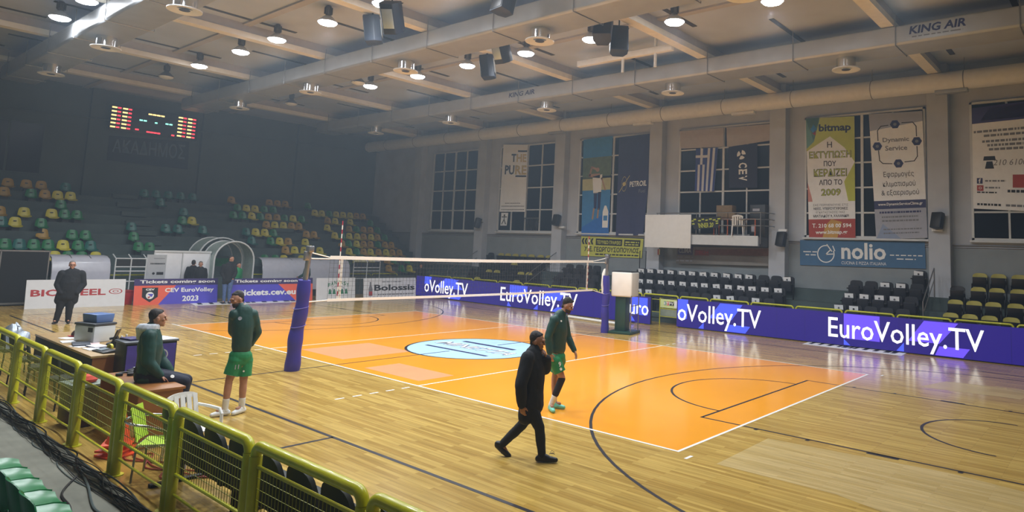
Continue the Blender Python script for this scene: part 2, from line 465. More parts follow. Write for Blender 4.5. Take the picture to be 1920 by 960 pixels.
for i, (a, c) in enumerate(WIN): window(i + 1, a, c, 3.6, 8.35, 4, 5 if i > 1 else 4)
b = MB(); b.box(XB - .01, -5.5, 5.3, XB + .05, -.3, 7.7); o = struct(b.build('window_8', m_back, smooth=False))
b = MB()
for k in range(4): b.box(XB + .045, -5.45 + 1.29 * k, 5.36, XB + .06, -5.45 + 1.29 * k + 1.2, 7.64)
b.build('pane', m_glass, o, smooth=False)

# near walkway and near stand under the viewer
b = MB(); b.box(XB, -6.75, 0, XF, -5.68, .03); struct(b.build('walkway', m_conc, bevel=.008, smooth=False))
b = MB()
for k in range(6): b.box(XB, -7.75 - .9 * k, 0, XF, -6.75 - .9 * k, .22 + .36 * k)
b.box(XB, YN, 0, XF, -12.2, 2.0)
struct(b.build('near_terrace', m_concdark, smooth=False))
b = MB()
for x0 in (-6, -1.0, 4.4): b.box(x0, -6.74, .03, x0 + 1.3, -6.62, .034)
struct(b.build('walkway_marking', m_yellow, smooth=False))
# far stand (window wall side) and back stand: concrete steps
FAR_ROWS = [(15.15, 1.25, .38), (15.9, 1.63, .76), (16.65, 2.05, 1.18), (17.2, 2.5, 1.62)]     # seat-back plane y, seat top z, step z
b = MB()
ys = [14.95 - .28, 15.35, 16.1, 16.85, 17.4]
for (y0, y1), (_, _, z) in zip(zip(ys, ys[1:]), FAR_ROWS[:3] + [(0, 0, 1.62)]):
    b.box(-22, y0, 0, 22, y1, z)
struct(b.build('far_terrace', m_concdark, smooth=False))
def BK(k): return -19.0 - .75 * k, 1.95 + .43 * k          # back stand: seat-back plane x, seat top z of a row
b = MB()
for k in range(-1, 8):
    X, Z = BK(k); b.box(X - .25, -12, 0, X + .5, 16.8, Z - .56)
b.box(XB, -12, 0, BK(7)[0] - .25, 16.8, BK(7)[1] - .5)
struct(b.build('back_terrace', m_concdark, smooth=False))
b = MB()
for y0 in (2.15, 9.0, -6.5):
    for k in range(0, 8):
        X, Z = BK(k); b.box(X + .22, y0, Z - .6, X + .5, y0 + 1.0, Z - .36)
struct(b.build('aisle_steps', m_concdark, smooth=False))

# ================================================================ ROOF EQUIPMENT
DUCTS = [(-2.25, 'grey air duct above the scorers side, round diffusers below it'),
         (4.4, 'grey air duct along the middle of the roof, over the net'),
         (11.3, 'grey air duct near the windows with lettering on its side')]
for Y, lab in DUCTS:
    t = thing('air_duct', lab, 'air duct', (0, Y, 8.75), 0)
    b = MB()
    pf = [(-.6, .06), (-.54, 0), (.54, 0), (.6, .06), (.6, .52), (.55, .56), (-.55, .56), (-.6, .52)]
    b.prism(pf, 'x', -21.3, XF - .5)
    b.build('duct_body', m_galv, t, bevel=.02, angle=40)
    b = MB()
    X = 3.2 - PITCHX * 4 + .2
    while X < 20:
        pts = [(X, -.62, .9), (X, -.62, -.015), (X, .62, -.015), (X, .62, .9)]
        b.tube(pts, .014, 6); X += PITCHX / 2
    b.build('hanger', m_steel, t)
    for k in range(-3, 3):
        b = MB(); x = 1.7 + 6.03 * k
        b.lathe([(.27, 0), (.27, -.3), (.40, -.33), (.40, -.36), (.25, -.35), (.05, -.2)], 22, (x, 0, .01))
        d = b.build('diffuser', m_cream, t)
        b = MB(); b.lathe([(.275, .0), (.275, -.29)], 22, (x, 0, 0)); b.build('diffuser_neck', m_chrome, d)
        b = MB(); b.lathe([(.0, -.352), (.12, -.357), (.13, -.35)], 16, (x, 0, .012)); b.build('diffuser_core', m_slot, d)
    if Y > 10:
        p = Panel((9.55, -.605, .1), (13.2, -.605, .1), (13.2, -.605, .5), (9.55, -.605, .5)); p.layer = -1
        p.text('KING AIR', .02, .35, .40, .92, m_navy, .03, .15); p.dashes(.04, .12, .38, .2, m_grey_ink, 4); p.done('lettering', t)
        p = Panel((-6.1, -.605, .1), (-3.4, -.605, .1), (-3.4, -.605, .5), (-6.1, -.605, .5)); p.layer = -1
        p.text('KING AIR', .05, .35, .6, .85, m_navy, .02, .15); p.done('lettering', t)
t = thing('ventilation_tube', 'long round cream ventilation tube running above the windows', 'tube', (0, 16.55, 9.0))
b = MB(); b.tube([(XB + .4, 0, 0), (XF - .6, 0, 0)], .33, 22); b.build('tube_body', m_cream, t)
for X in range(-23, 22, 3):
    b = MB(); b.tube([(X + .0, .33 * math.cos(a), .33 * math.sin(a)) for a in [i * PI / 12 for i in range(24)]], .016, 6, True); b.tube([(X, 0, .33), (X, 0, 1.0)], .012, 6)
    b.build('strap', m_steel, t)
for i, x in enumerate((-3.1, 1.9, 9.6, -8.4)):
    b = MB(); b.box(x - .5, -.16, -.42, x + .5, .12, -.3); b.build('register', m_white if i < 2 else m_galv, t, bevel=.01)
t = thing('roof_rail', 'cream steel rail hung level below the roof near the middle loudspeakers', 'rail', (0, 9.15, 9.3))
b = MB(); b.box(-.9, -.09, -.1, 3.0, .09, .1); b.build('rail_body', m_beam, t, bevel=.01)
for x in (1.05, 2.35):
    b = MB(); b.tube([(x, 0, -.55), (x, 0, .7)], .05, 10); b.build('hanger', m_cream, t)

# lamps
m_bulb = mat('lamp glow', (250, 252, 255), .5, var=0, emit=38)
m_hous = mat('lamp housing', (120, 122, 126), .3, .85, var=.05)
m_refl = mat('lamp reflector', (205, 208, 212), .3, .5, var=.03)
def make_lamp(loc, lit, label):
    t = thing('ceiling_lamp', label, 'lamp', loc, 0, 'lit high-bay lamps' if lit else 'unlit high-bay lamps')
    b = MB(); b.lathe([(.07, .22), (.13, .18), (.28, .03), (.29, 0), (.275, .0), (.11, .16), (.0, .2)], 24); b.build('reflector', m_refl if lit else m_hous, t)
    b = MB(); b.lathe([(.0, .52), (.07, .51), (.09, .48), (.09, .24), (.05, .2), (0, .2)], 16)
    for k in range(8):
        a = k * PI / 4; b.obox((.1 * math.cos(a), .1 * math.sin(a), .36), (.05, .008, .2), Matrix.Rotation(a, 3, 'Z'))
    b.build('housing', m_hous, t)
    b = MB(); b.tube([(0, 0, .5), (0, 0, ZC - loc[2])], .009, 6); b.build('cable', m_blackrubber, t)
    b = MB(); b.lathe([(.0, -.09), (.12, -.082), (.23, -.047), (.272, .0), (.26, .012), (.0, .02)], 24); b.build('bulb', m_bulb if lit else m_white, t)
    if lit:
        l = bpy.data.lights.new('lamp light', 'SPOT'); l.energy = LAMP_W * (1.0 if loc[0] > -9.4 else .4); l.color = (.88, .94, 1.0); l.shadow_soft_size = .17; l.spot_size = math.radians(166); l.spot_blend = 1.0
        lo = bpy.data.objects.new('lamp_light', l); COL.objects.link(lo); lo.parent = t; lo.location = (0, 0, -.29)
    return t
LZ = 9.25
rowA = [(x, 7.05, LZ) for x in (10.2, 7.25, 4.35, 1.35, -1.45, -4.4, -7.3, -10.5)]
rowB = [(x, 1.6, LZ) for x in (7.25, 4.3, 1.35, -1.6, -4.4, -7.5, -10.1, -13.6)]
rowC = [(x, -3.25, LZ) for x in (9.2, 6.3, 3.4, .3, -2.7, -5.7, -8.7, -11.3)]
for row, nm in ((rowA, 'row nearest the windows'), (rowB, 'middle row'), (rowC, 'row above the scorers side')):
    nvis = [p for p in row]
    for i, p in enumerate(row):
        make_lamp(p, True, 'lit round ceiling lamp, %s from far end, %s' % (ORD[len(row) - i], nm))
for p, lab in (((-16.6, 1.5, 9.2), 'unlit dark ceiling lamp hanging just left of the lit lamp with a bright housing'), ((-10.2, 6.3, 9.2), 'unlit grey ceiling lamp hanging in front of the duct diffusers'), ((-17.0, 7.0, 9.2), 'unlit ceiling lamp far back, deepest over the back stand')):
    make_lamp(p, False, lab)

# loudspeakers
m_spk = mat('loudspeaker cabinet', (44, 52, 66), .5, var=.08)
m_spkg = mat('loudspeaker horn', (196, 206, 212), .3, .3, var=.05)
def speaker(loc, rz, tilt, size, label, hang=None, face=False, group='loudspeakers'):
    w, d, h = size
    t = thing('loudspeaker', label, 'loudspeaker', loc, rz, group)
    R = Matrix.Rotation(tilt, 3, 'X')
    b = MB()
    pf = [(-w / 2, d / 2), (w / 2, d / 2), (w / 2, -d * .1), (w * .3, -d / 2), (-w * .3, -d / 2), (-w / 2, -d * .1)]
    b.prism(pf, 'z', -h / 2, h / 2); b.v = [tuple(R @ Vector(p)) for p in b.v]
    b.build('cabinet', m_spk, t, bevel=.02)
    b = MB(); b.box(-w * .44, d / 2, -h * .46, w * .44, d / 2 + .012, h * .46); b.v = [tuple(R @ Vector(p)) for p in b.v]
    b.build('grille', m_black, t, bevel=.01)
    if face:
        b = MB(); b.box(-w * .27, -d / 2 - .012, -h * .3, w * .27, -d / 2, h * .34); b.v = [tuple(R @ Vector(p)) for p in b.v]
        b.build('rear_plate', m_spkg, t, bevel=.01)
    b = MB()
    if hang == 'up':
        b.tube([(0, 0, h * .3), (0, 0, ZC - loc[2])], .02, 8); b.obox((0, 0, h * .5), (w + .06, .05, .02), R)
    else:
        b.tube([(0, -d * .3, 0), (0, hang, .05)], .02, 8)
    b.build('bracket', m_black, t)
    return t
def sp(px, py, z, rz, tilt, label, face):
    p = at('z', z, px, py); return speaker(p, rz, tilt, (.52, .45, .78), label, 'up', face, 'loudspeakers hung from the roof')
sp(700, 56, 8.9, 2.4, -.15, 'hung loudspeaker showing its pale rear plate, left of the bright tilted one', True)
sp(733, 33, 8.55, .6, .55, 'hung loudspeaker tilted in lamp glare beside the lit lamp', True)
sp(915, 126, 8.9, 2.2, -.15, 'lower hung loudspeaker of the middle roof pair, pale rear plate', True)
sp(938, 95, 9.0, .2, .5, 'upper hung loudspeaker of the middle roof pair, tilted', True)
sp(1131, 57, 8.9, 3.7, .55, 'dark hung loudspeaker tilted over, next to the ceiling lamp', False)
sp(1160, 77, 8.8, 3.9, .2, 'dark hung loudspeaker facing down beside the tilted one, above the cream rail', False)
sp(948, -2, 9.0, 3.0, .2, 'hung loudspeaker cut off by the top of the view', True)
for px, py, lab in ((1466, 449, 'black loudspeaker on the pillar right of the balcony'), (1759, 414, 'black loudspeaker on the pillar right of the two tall banners'),
                    (1044, 413, 'black loudspeaker on the pillar beside the window with bars'), (896, 418, 'black loudspeaker on the far pillar beside the bare window')):
    p = at('y', 16.75, px, py)
    speaker(p, PI + rnd.uniform(-.5, .1), .25, (.38, .3, .55), lab, -.3, False, 'loudspeakers on the pillars')

# scoreboard and name sign on the back wall
m_sbk = mat('scoreboard black', (20, 24, 32), .4, var=.05)
m_ly = mat('yellow LED', (255, 214, 130), .5, var=0, emit=2.0)
m_lr = mat('red LED', (255, 60, 74), .5, var=0, emit=1.9)
m_lg = mat('green LED', (150, 255, 225), .5, var=0, emit=1.6)
bx = XB + .5
t = thing('scoreboard', 'black electronic scoreboard with red, yellow and green lights on the dark back wall', 'scoreboard', (bx, 4.0, 8.43))
b = MB(); b.box(-.1, -2.0, -.62, .05, 2.0, .62); b.build('housing', m_sbk, t, bevel=.02)
b = MB(); b.tube([(0, -1.5, .6), (-.45, -1.5, .9)], .03); b.tube([(0, 1.5, .6), (-.45, 1.5, .9)], .03); b.build('bracket', m_steel, t)
for x0, nm in ((-1.86, 'score_lights'), (1.12, 'score_lights')):
    b = MB()
    for r in range(6):
        for c in range(2):
            y = x0 + c * .46; z = .5 - r * .195
            b.mi = 0; b.obox((.06, y, z), (.02, .21, .07)); b.mi = 1; b.obox((.06, y + .21, z), (.02, .14, .07))
    b.build(nm, [m_ly, m_lr], t)
b = MB()
for k in range(4):
    b.mi = 0; b.obox((.06, -.3 + k * .19, .42), (.02, .16, .07)); b.mi = 1; b.obox((.06, -.32 + k * .16, -.5), (.02, .14, .07))
for y in (-.68, -.5, .5, .68): b.mi = 2; b.obox((.06, y, .05), (.02, .14, .07))
b.mi = 2; b.obox((.06, 0, .02), (.02, .11, .07)); b.mi = 1; b.obox((.06, -.82, -.45), (.02, .16, .07)); b.obox((.06, .82, -.5), (.02, .14, .07))
b.build('clock_lights', [m_ly, m_lr, m_lg], t)
m_sign = mat('dark blue sign cloth', (36, 48, 66), .7, var=.08)
m_signt = mat('pale blue sign lettering', (104, 122, 138), .7, var=0)
p, o = banner('name_banner', 'dark blue name banner in Greek capitals on the back wall below the scoreboard', 'banner', [(205, 254), (355, 266), (352, 318), (200, 300)], m_sign, 'x', XB + .05, .0)
p.text('ΑΚΑΔΗΜΟΣ', .05, .35, .95, .88, m_signt, .01); p.done('lettering', o)
# ================================================================ SEATS
m_sgreen = mat('green seat plastic', (18, 118, 66), .3, var=.08)
m_syellow = mat('yellow seat plastic', (200, 190, 48), .35, var=.08)
m_sochre = mat('faded ochre seat plastic', (172, 136, 40), .4, var=.1)
m_sgreen_shade = mat('shade-tinted green plastic', (24, 104, 96), .3, var=.08)  # the green seats again, with dim shade put into their colour
m_sdark = mat('seat mount', (40, 46, 48), .5, var=.1)
m_pad = mat('black seat upholstery', (34, 36, 44), .75, var=.12, scale=12)
m_bshell = mat('black seat shell', (24, 25, 28), .4, var=.1)
m_khaki = mat('yellow seat cap', (178, 168, 76), .5, var=.06)
m_paper = mat('white paper', (236, 238, 240), .6, var=.0)
HIDE = []
def bucket(m, broken=False):
    t = thing('stadium_chair', 'plastic stand seat', 'seat')
    b = MB()
    def pan(u, v):
        x = (u - .5) * .42; y = -.02 + v * .42; e = abs(u - .5) * 2
        return (x * (1 - .12 * max(0, v - .7) / .3), y, .18 + .035 * e ** 3 + .03 * (1 - v) ** 2 - .03 * max(0, v - .8) * 5 * (1))
    b.grid(pan, 10, 8); b.build('seat', m, t, solid=.012, angle=60)
    b = MB()
    def back(u, v):
        e = abs(u - .5) * 2; w = .42 - .09 * v ** 2; z = .19 + v * .37
        z -= .06 * e ** 4 * v
        return ((u - .5) * w, -.02 - .07 * v + .055 * e ** 2.5, z)
    b.grid(back, 10, 8)
    if broken: b.f = [f for i, f in enumerate(b.f) if not (i // 10 > 3 and i % 10 > 4)]; b.m = [0] * len(b.f)
    b.build('backrest', m, t, solid=.012, angle=60)
    b = MB(); b.box(-.05, -.035, .38, .05, -.021, .42); b.v = [(x, y + .004 + .0, z) for x, y, z in b.v]
    b.build('handle_slot', m_sdark, t)
    b = MB(); b.box(-.12, .02, .0, .12, .22, .175); b.build('mount', m_sdark, t)
    return t
proto = {}
for k, m, br in (('g', m_sgreen, 0), ('y', m_syellow, 0), ('o', m_sochre, 0), ('t', m_sgreen_shade, 0), ('x', m_sochre, 1)):
    proto[k] = bucket(m, br); HIDE.append(proto[k])
CN = {'g': 'green', 'y': 'yellow', 'o': 'ochre', 't': 'shade-tinted green', 'x': 'broken ochre'}
L = [(42, 466, 'y'), (72, 466, 'y'), (103, 468, 'y'), (126, 468, 'g'), (154, 468, 'g'), (180, 469, 'y'),
     (10, 447, 'g'), (34, 447, 't'), (64, 447, 'g'), (91, 447, 'g'), (119, 447, 'y'), (147, 448, 'g'), (170, 448, 't'),
     (80, 427, 'x'), (136, 428, 'g'), (161, 428, 'g'), (26, 406, 'y'), (3, 405, 't'), (78, 407, 'g'), (46, 386, 'y'), (98, 387, 'y'), (122, 388, 'g'), (145, 389, 'g'), (0, 385, 'o'),
     (115, 373, 'g'), (59, 353, 'g'), (85, 353, 'o'), (109, 354, 'y'), (133, 355, 'y'), (124, 339, 't'), (8, 350, 'o'), (15, 336, 'o'), (50, 337, 'o'), (78, 338, 'o'),
     (247, 414, 't'), (251, 434, 'g'), (260, 452, 'g'), (280, 452, 'g'), (311, 417, 't'), (333, 420, 't'), (360, 404, 'y'), (342, 403, 'g'), (380, 423, 't'),
     (270, 360, 't'), (292, 362, 't'), (315, 364, 't'), (338, 366, 't'), (360, 368, 't'), (300, 378, 't'), (345, 384, 't'),
     (434, 364, 'o'), (505, 371, 'o'), (520, 372, 'o'), (535, 373, 'o'), (577, 380, 'g'),
     (445, 384, 'g'), (462, 383, 'y'), (478, 384, 'y'), (495, 386, 'g'), (512, 388, 'g'), (590, 393, 'y'), (603, 394, 'y'), (617, 395, 'g'), (630, 396, 'y'), (643, 397, 'y'), (656, 399, 'y'), (668, 400, 'o'), (680, 401, 'o'),
     (437, 398, 'g'), (454, 399, 'g'), (472, 399, 'y'), (488, 400, 'g'), (503, 402, 'o'), (519, 402, 'o'), (533, 404, 'g'), (549, 405, 'y'), (565, 406, 'g'), (614, 408, 'o'), (628, 409, 'y'), (656, 411, 'y'), (694, 416, 'g'),
     (499, 415, 'o'), (515, 416, 'y'), (531, 417, 'y'), (546, 418, 'o'), (560, 419, 'o'), (613, 424, 'y'), (654, 425, 'o'), (668, 426, 'g'), (681, 427, 'o'), (694, 428, 'o'), (707, 429, 'g'),
     (461, 431, 't'), (479, 430, 'y'), (496, 431, 'y'), (512, 432, 'g'), (574, 434, 'o'), (588, 435, 'o'), (627, 439, 'y'), (637, 440, 'g'), (654, 440, 'y'), (669, 440, 'y'), (681, 441, 'o'), (695, 441, 'y'), (707, 442, 'o'), (721, 443, 'g'),
     (471, 447, 't'), (507, 446, 'g'), (524, 447, 'y'), (540, 448, 'o'), (572, 449, 'y'), (640, 457, 'x'), (653, 454, 'g'), (668, 455, 'y'), (681, 455, 'o'), (694, 456, 'o'), (708, 456, 'g'), (721, 457, 'o'), (733, 458, 'o'),
     (535, 463, 'o'), (552, 464, 'y'), (570, 465, 'y'), (599, 467, 'y'), (654, 468, 'y'), (668, 469, 'g'), (681, 470, 'o'), (694, 470, 'y'), (709, 471, 'o'), (723, 472, 'y'), (735, 472, 'o'), (748, 473, 'o'),
     (496, 479, 'g'), (516, 479, 'g'), (531, 480, 'y'), (565, 481, 'y'), (629, 484, 'y'), (645, 484, 'g'), (667, 484, 'y'), (681, 485, 'y'), (696, 485, 'y'), (725, 486, 'o'), (736, 487, 'g'), (762, 488, 'g'),
     (728, 501, 'o'), (752, 501, 'g'), (767, 502, 'y')]
rows = {}
for px, py, c in L:
    best = None
    for k in range(-1, 8):
        X, Z = BK(k); p = at('x', X - .06, px, py); e = abs(p.z - Z)
        if best is None or e < best[0]: best = (e, k, p)
    rows.setdefault(best[1], []).append((best[2].y, c))
for k, lst in rows.items():
    lst.sort(); last = -99
    X, Z = BK(k); n = 0
    for y, c in lst:
        y = max(y, last + .43); last = y; n += 1
        dup(proto[c], (X, y, Z - .56), -PI / 2, '%s plastic seat, %s from left, %s row up, back stand' % (CN[c], ORD[n], ORD[k + 2]), 'plastic seats of the back stand')
# near green seats, backs to the viewer
for i, x in enumerate((5.0, 5.45, 5.9, 6.35, 6.8, 7.25)):
    dup(proto['g'], (x, -6.86, .19), 0, 'green plastic seat seen from behind beside the near walkway, %s along its row' % ORD[i + 1], 'green seats beside the near walkway')

# padded seats by the far rail
def padded():
    t = thing('padded_chair', 'black padded seat', 'seat')
    b = MB()
    def bk(u, v):
        e = abs(u - .5) * 2
        return ((u - .5) * (.45 - .05 * v ** 3), -.03 - .07 * v + .02 * e * e, .36 + .51 * v - .05 * e ** 6 * v)
    b.grid(bk, 8, 8); b.build('backrest', m_pad, t, solid=.075, bevel=0, angle=70)
    b = MB(); b.obox((0, .13, .50), (.40, .10, .40), Matrix.Rotation(-.22, 3, 'X')); b.build('seat', m_pad, t, bevel=.035, seg=3)
    for s in (-1, 1):
        b = MB(); b.box(s * .228 - .02, -.06, .56, s * .228 + .02, .24, .60); b.box(s * .228 - .016, -.05, .0, s * .228 + .016, .06, .57)
        b.build('armrest', m_bshell, t, bevel=.01)
    return t
pad = padded(); HIDE.append(pad)
sheet_b = MB(); sheet_b.box(-.15, 0, -.105, .15, .002, .105)
paper = sheet_b.build('paper_sheet', m_paper, smooth=False); HIDE.append(paper)
b = MB(); b.lathe([(0, .0), (.035, .0)], 12, (0, .0032, 0), Matrix.Rotation(PI / 2, 3, 'X')); b.box(-.05, .0028, -.055, .05, .0032, -.045)
b.build('print', m_grey_ink, paper, smooth=False)
PADROWS = {
    2: ([(1203, 1), (1221, 1), (1240, 1), (1259, 1), (1280, 1), (1299, 1), (1319, 1), (1340, 1), (1362, 1), (1384, 1), (1406, 1), (1430, 0), (1454, 0), (1475, 1)],
        [(1604, 0), (1632, 0), (1661, 1), (1689, 1), (1715, 0)], [1066, 1085, 1101, 1117]),
    1: ([(1201, 1), (1220, 1), (1240, 1), (1260, 1), (1281, 1), (1302, 1), (1322, 1), (1344, 1), (1366, 1), (1389, 1), (1411, 1), (1436, 1), (1461, 1)],
        [(1592, 1), (1620, 1), (1649, 1), (1677, 1), (1706, 0)], [1049, 1065, 1081, 1098, 1114]),
    0: ([(1198, 1), (1217, 1), (1238, 0), (1259, 0), (1281, 0), (1302, 0), (1323, 0), (1346, 1), (1370, 1), (1392, 0), (1417, 1), (1441, 0)],
        [(1574, 1), (1603, 1), (1631, 0), (1661, 0), (1692, 0)], [1040, 1056, 1072, 1089, 1105]),
    3: ([], [(1724, 1)], [])}
RN = {0: 'front row', 1: 'second row', 2: 'third row', 3: 'top row'}
for r, blocks in PADROWS.items():
    Y, Z, zs = FAR_ROWS[r]
    for bi, blk in enumerate(blocks):
        where = ('block below the balcony', 'block below the blue banner', 'block left of the referee stand')[bi]
        last = -99
        for i, it in enumerate(blk):
            px, pp = it if isinstance(it, tuple) else (it, 0)
            x = max(xrow(px, Y, Z), last + .5); last = x
            dup(pad, (x, Y, Z - .87), PI, 'black padded seat %s, %s from left, %s, %s' % ('with paper' if pp else 'without paper', ORD[i + 1], RN[r], where), 'black padded seats by the window wall')
            if pp:
                s = dup(paper, (x + rnd.uniform(-.04, .01), Y - .012, Z - .13), PI)
                s.rotation_euler = (-.14, rnd.uniform(-.1, .1), PI)
                tag(s, 'white printed paper on the %s seat, %s, %s' % (ORD[i + 1], RN[r], where), 'paper', 'printed papers on the padded seats')

def flip(cap):
    t = thing('tip_up_chair', 'tip-up seat', 'seat')
    b = MB()
    def bk(u, v):
        e = abs(u - .5) * 2
        return ((u - .5) * (.45 - .05 * v ** 3), -.02 - .06 * v + .03 * e * e, .38 + .27 * v)
    b.grid(bk, 8, 4); b.build('backrest', m_bshell, t, solid=.025, angle=60)
    b = MB()
    def bc(u, v):
        e = abs(u - .5) * 2; v2 = .72 + .28 * v
        return ((u - .5) * (.45 - .06 * v ** 3), -.02 - .06 * v2 - .01 + .03 * e * e, .65 + .14 * v - .04 * e ** 5 * v)
    b.grid(bc, 8, 4); b.build('backrest_cap', m_khaki if cap else m_bshell, t, solid=.035, angle=60)
    b = MB(); b.obox((0, .10, .50), (.40, .05, .33), Matrix.Rotation(-.2, 3, 'X')); b.build('seat', m_bshell, t, bevel=.02)
    for s in (-1, 1):
        b = MB(); b.box(s * .225 - .012, -.05, -.08, s * .225 + .012, .16, .44); b.build('leg', m_bshell, t, bevel=.006)
    return t
fl_y, fl_k = flip(True), flip(False); HIDE += [fl_y, fl_k]
YB = {3: [(1837, 1), (1872, 1), (1911, 1)], 2: [(1795, 0), (1834, 1), (1869, 1), (1909, 1)], 1: [(1791, 1), (1826, 1), (1862, 1), (1904, 1)], 0: [(1782, 1), (1818, 1), (1855, 1), (1896, 1)]}
LC = {3: [(920, 0), (939, 1), (952, 1), (966, 1), (981, 1), (996, 1), (1013, 1), (1029, 1)],
      2: [(906 + i * 14.4, int(i == 4)) for i in range(8)],
      1: [(886, 0), (901, 0), (916, 1), (931, 1), (946, 0), (961, 0), (976, 1), (991, 1), (1006, 0)],
      0: [(879, 0), (894, 1), (909, 0), (923, 0), (938, 0), (953, 0), (968, 1), (983, 0)]}
for nm, D, zo in (('block nearest the right edge', YB, 0), ('block between the far pillars', LC, -.08)):
    for r, lst in D.items():
        Y, Z, zs = FAR_ROWS[r]; last = -99
        for i, (px, yl) in enumerate(lst):
            x = max(xrow(px, Y, Z + zo), last + .47); last = x
            dup(fl_y if yl else fl_k, (x, Y, Z + zo - .79), PI, '%s tip-up seat, %s from left, %s, %s' % ('yellow-topped black' if yl else 'all black', ORD[i + 1], RN[r], nm), 'tip-up seats by the window wall')
for o in HIDE:
    for c in KIDS.get(o.name, []):
        for g in KIDS.get(c.name, []): bpy.data.objects.remove(g)
    for c in KIDS.get(o.name, []): bpy.data.objects.remove(c)
    bpy.data.objects.remove(o)

# black chairs behind the near rail, on a beam
m_bench = mat('dark bench upholstery', (26, 32, 26), .6, var=.15, scale=14)
t0 = None
for i, x in enumerate((5.7, 6.26, 6.82, 7.38, 7.94, 8.5, 9.06, 9.62)):
    lab = 'dark chair seen through the near rail, %s from the green lawn chair' % ORD[i + 1]
    if t0 is None:
        t0 = thing('bench_chair', lab, 'seat', (x, -5.26, 0), 0, 'dark bench seats behind the near rail')
        b = MB()
        def bk(u, v):
            e = abs(u - .5) * 2
            return ((u - .5) * (.50 - .12 * v ** 3), -.02 - .10 * v + .04 * e * e, .36 + .52 * v - .08 * e ** 4 * v)
        b.grid(bk, 10, 8); b.build('backrest', m_bench, t0, solid=.045, angle=70)
        b = MB(); b.obox((0, .22, .42), (.46, .42, .07)); b.build('seat', m_bench, t0, bevel=.025)
        b = MB(); b.box(-.04, -.02, .30, .04, .3, .38); b.build('bracket', m_blackrubber, t0)
    else: dup(t0, (x, -5.26, 0), 0, lab)
t = thing('beam_bench', 'black steel beam frame with feet carrying the dark bench seats', 'bench', (5.15, -5.14, 0))
b = MB(); b.box(.1, -.04, .24, 4.9, .04, .30); b.build('beam', m_blackrubber, t, bevel=.006)
for x in (.35, 1.75, 3.15, 4.55):
    b = MB(); b.box(x - .035, -.035, .03, x + .035, .035, .26); b.box(x - .04, -.3, 0, x + .04, .35, .035); b.build('leg', m_blackrubber, t, bevel=.006)

# ================================================================ RAILS
m_mesh = mat('yellow wire mesh', (150, 150, 40), .45, var=.05)
def rail(name, x0, x1, y, label, r, H, group, mesh=True, sag=False, rz=None):
    L_ = x1 - x0
    t = thing(name, label, 'railing', (x0, y, 0), rz or 0, group)
    def arc(cx, cz, a0, a1, R, n=6): return [(cx + R * math.cos(a0 + (a1 - a0) * i / n), 0, cz + R * math.sin(a0 + (a1 - a0) * i / n)) for i in range(n + 1)]
    R = .09; e = r * 1.02
    b = MB(); b.tube(arc(e + R, H - r - R, PI, PI / 2, R) + arc(L_ - e - R, H - r - R, PI / 2, 0, R), r, 12); b.build('top_rail', m_yellow, t, angle=60)
    for x in (e, L_ - e):
        b = MB(); b.tube([(x, 0, 0), (x, 0, H - r - R)], r * 1.12, 12); b.lathe([(.0, 0), (r * 1.9, 0), (r * 1.9, .012), (0, .013)], 14, (x, 0, 0)); b.build('post', m_yellow, t, angle=60)
    b = MB()
    for z in (H - .22, H * .37): b.tube([(e, 0, z), (L_ - e, 0, z)], r * .36, 8)
    if sag: b.tube([(e + (L_ - 2 * e) * i / 10, .05 * sag * math.sin(PI * i / 10), .20 - .06 * sag * math.sin(PI * i / 10)) for i in range(11)], r * .3, 8)
    b.build('mid_rail', m_yellow, t)
    if mesh:
        b = MB(); z0, z1 = H * .37, H - .22
        n = int((L_ - 2 * e) / .055)
        for i in range(1, n): b.box(e + i * .055 - .0022, -.0022, z0, e + i * .055 + .0022, .0022, z1)
        k = int((z1 - z0) / .075)
        for j in range(1, k): z = z0 + (z1 - z0) * j / k; b.box(e, -.0022, z - .0022, L_ - e, .0022, z + .0022)
        b.build('wire_mesh', m_mesh, t, smooth=False)
    return t
edges = [-6.55, -4.93, -3.31, -1.70, -.10, 1.52, 3.15, 4.74, 6.36, 8.04, 9.78, 11.4, 13.0]
for i, (a, c) in enumerate(zip(edges, edges[1:])):
    n = len(edges) - 1 - i
    rail('guard_rail', a + .012, c - .012, -5.56, 'yellow guard rail with wire mesh by near walkway, %s panel from the viewer' % ORD[n], .047, 1.06, 'yellow guard rails by the near walkway', True, rnd.uniform(.3, 1.2))
fr = [805, 847.5, 887.5, 933.5, 981, 1031.5, 1083, 1122, 1164, 1206, 1274, 1330, 1406, 1490, 1582, 1679.5, 1787, 1904]
xs = [xrow(p, 14.46, 1.1) for p in fr] + [13.2]
for i, (a, c) in enumerate(zip(xs, xs[1:])):
    rail('guard_rail', a + .02, c - .02, 14.46, 'yellow guard rail behind the display boards, %s panel from the far end' % ORD[i + 1], .032, 1.13, 'yellow guard rails before the far stand', False)
for i, y in enumerate((-3.0, -1.2, .55, 2.3, 5.9, 9.3, 11.0, 12.7)):
    rail('guard_rail', 0, 1.65, 0, 'yellow guard rail at the foot of the back stand, %s panel from the left' % ORD[i + 1], .03, 1.08, 'yellow guard rails before the back stand', False).location = (-17.95, y, 0)
for o in list(COL.objects):
    if o.get('group') == 'yellow guard rails before the back stand': o.rotation_euler = (0, 0, PI / 2)
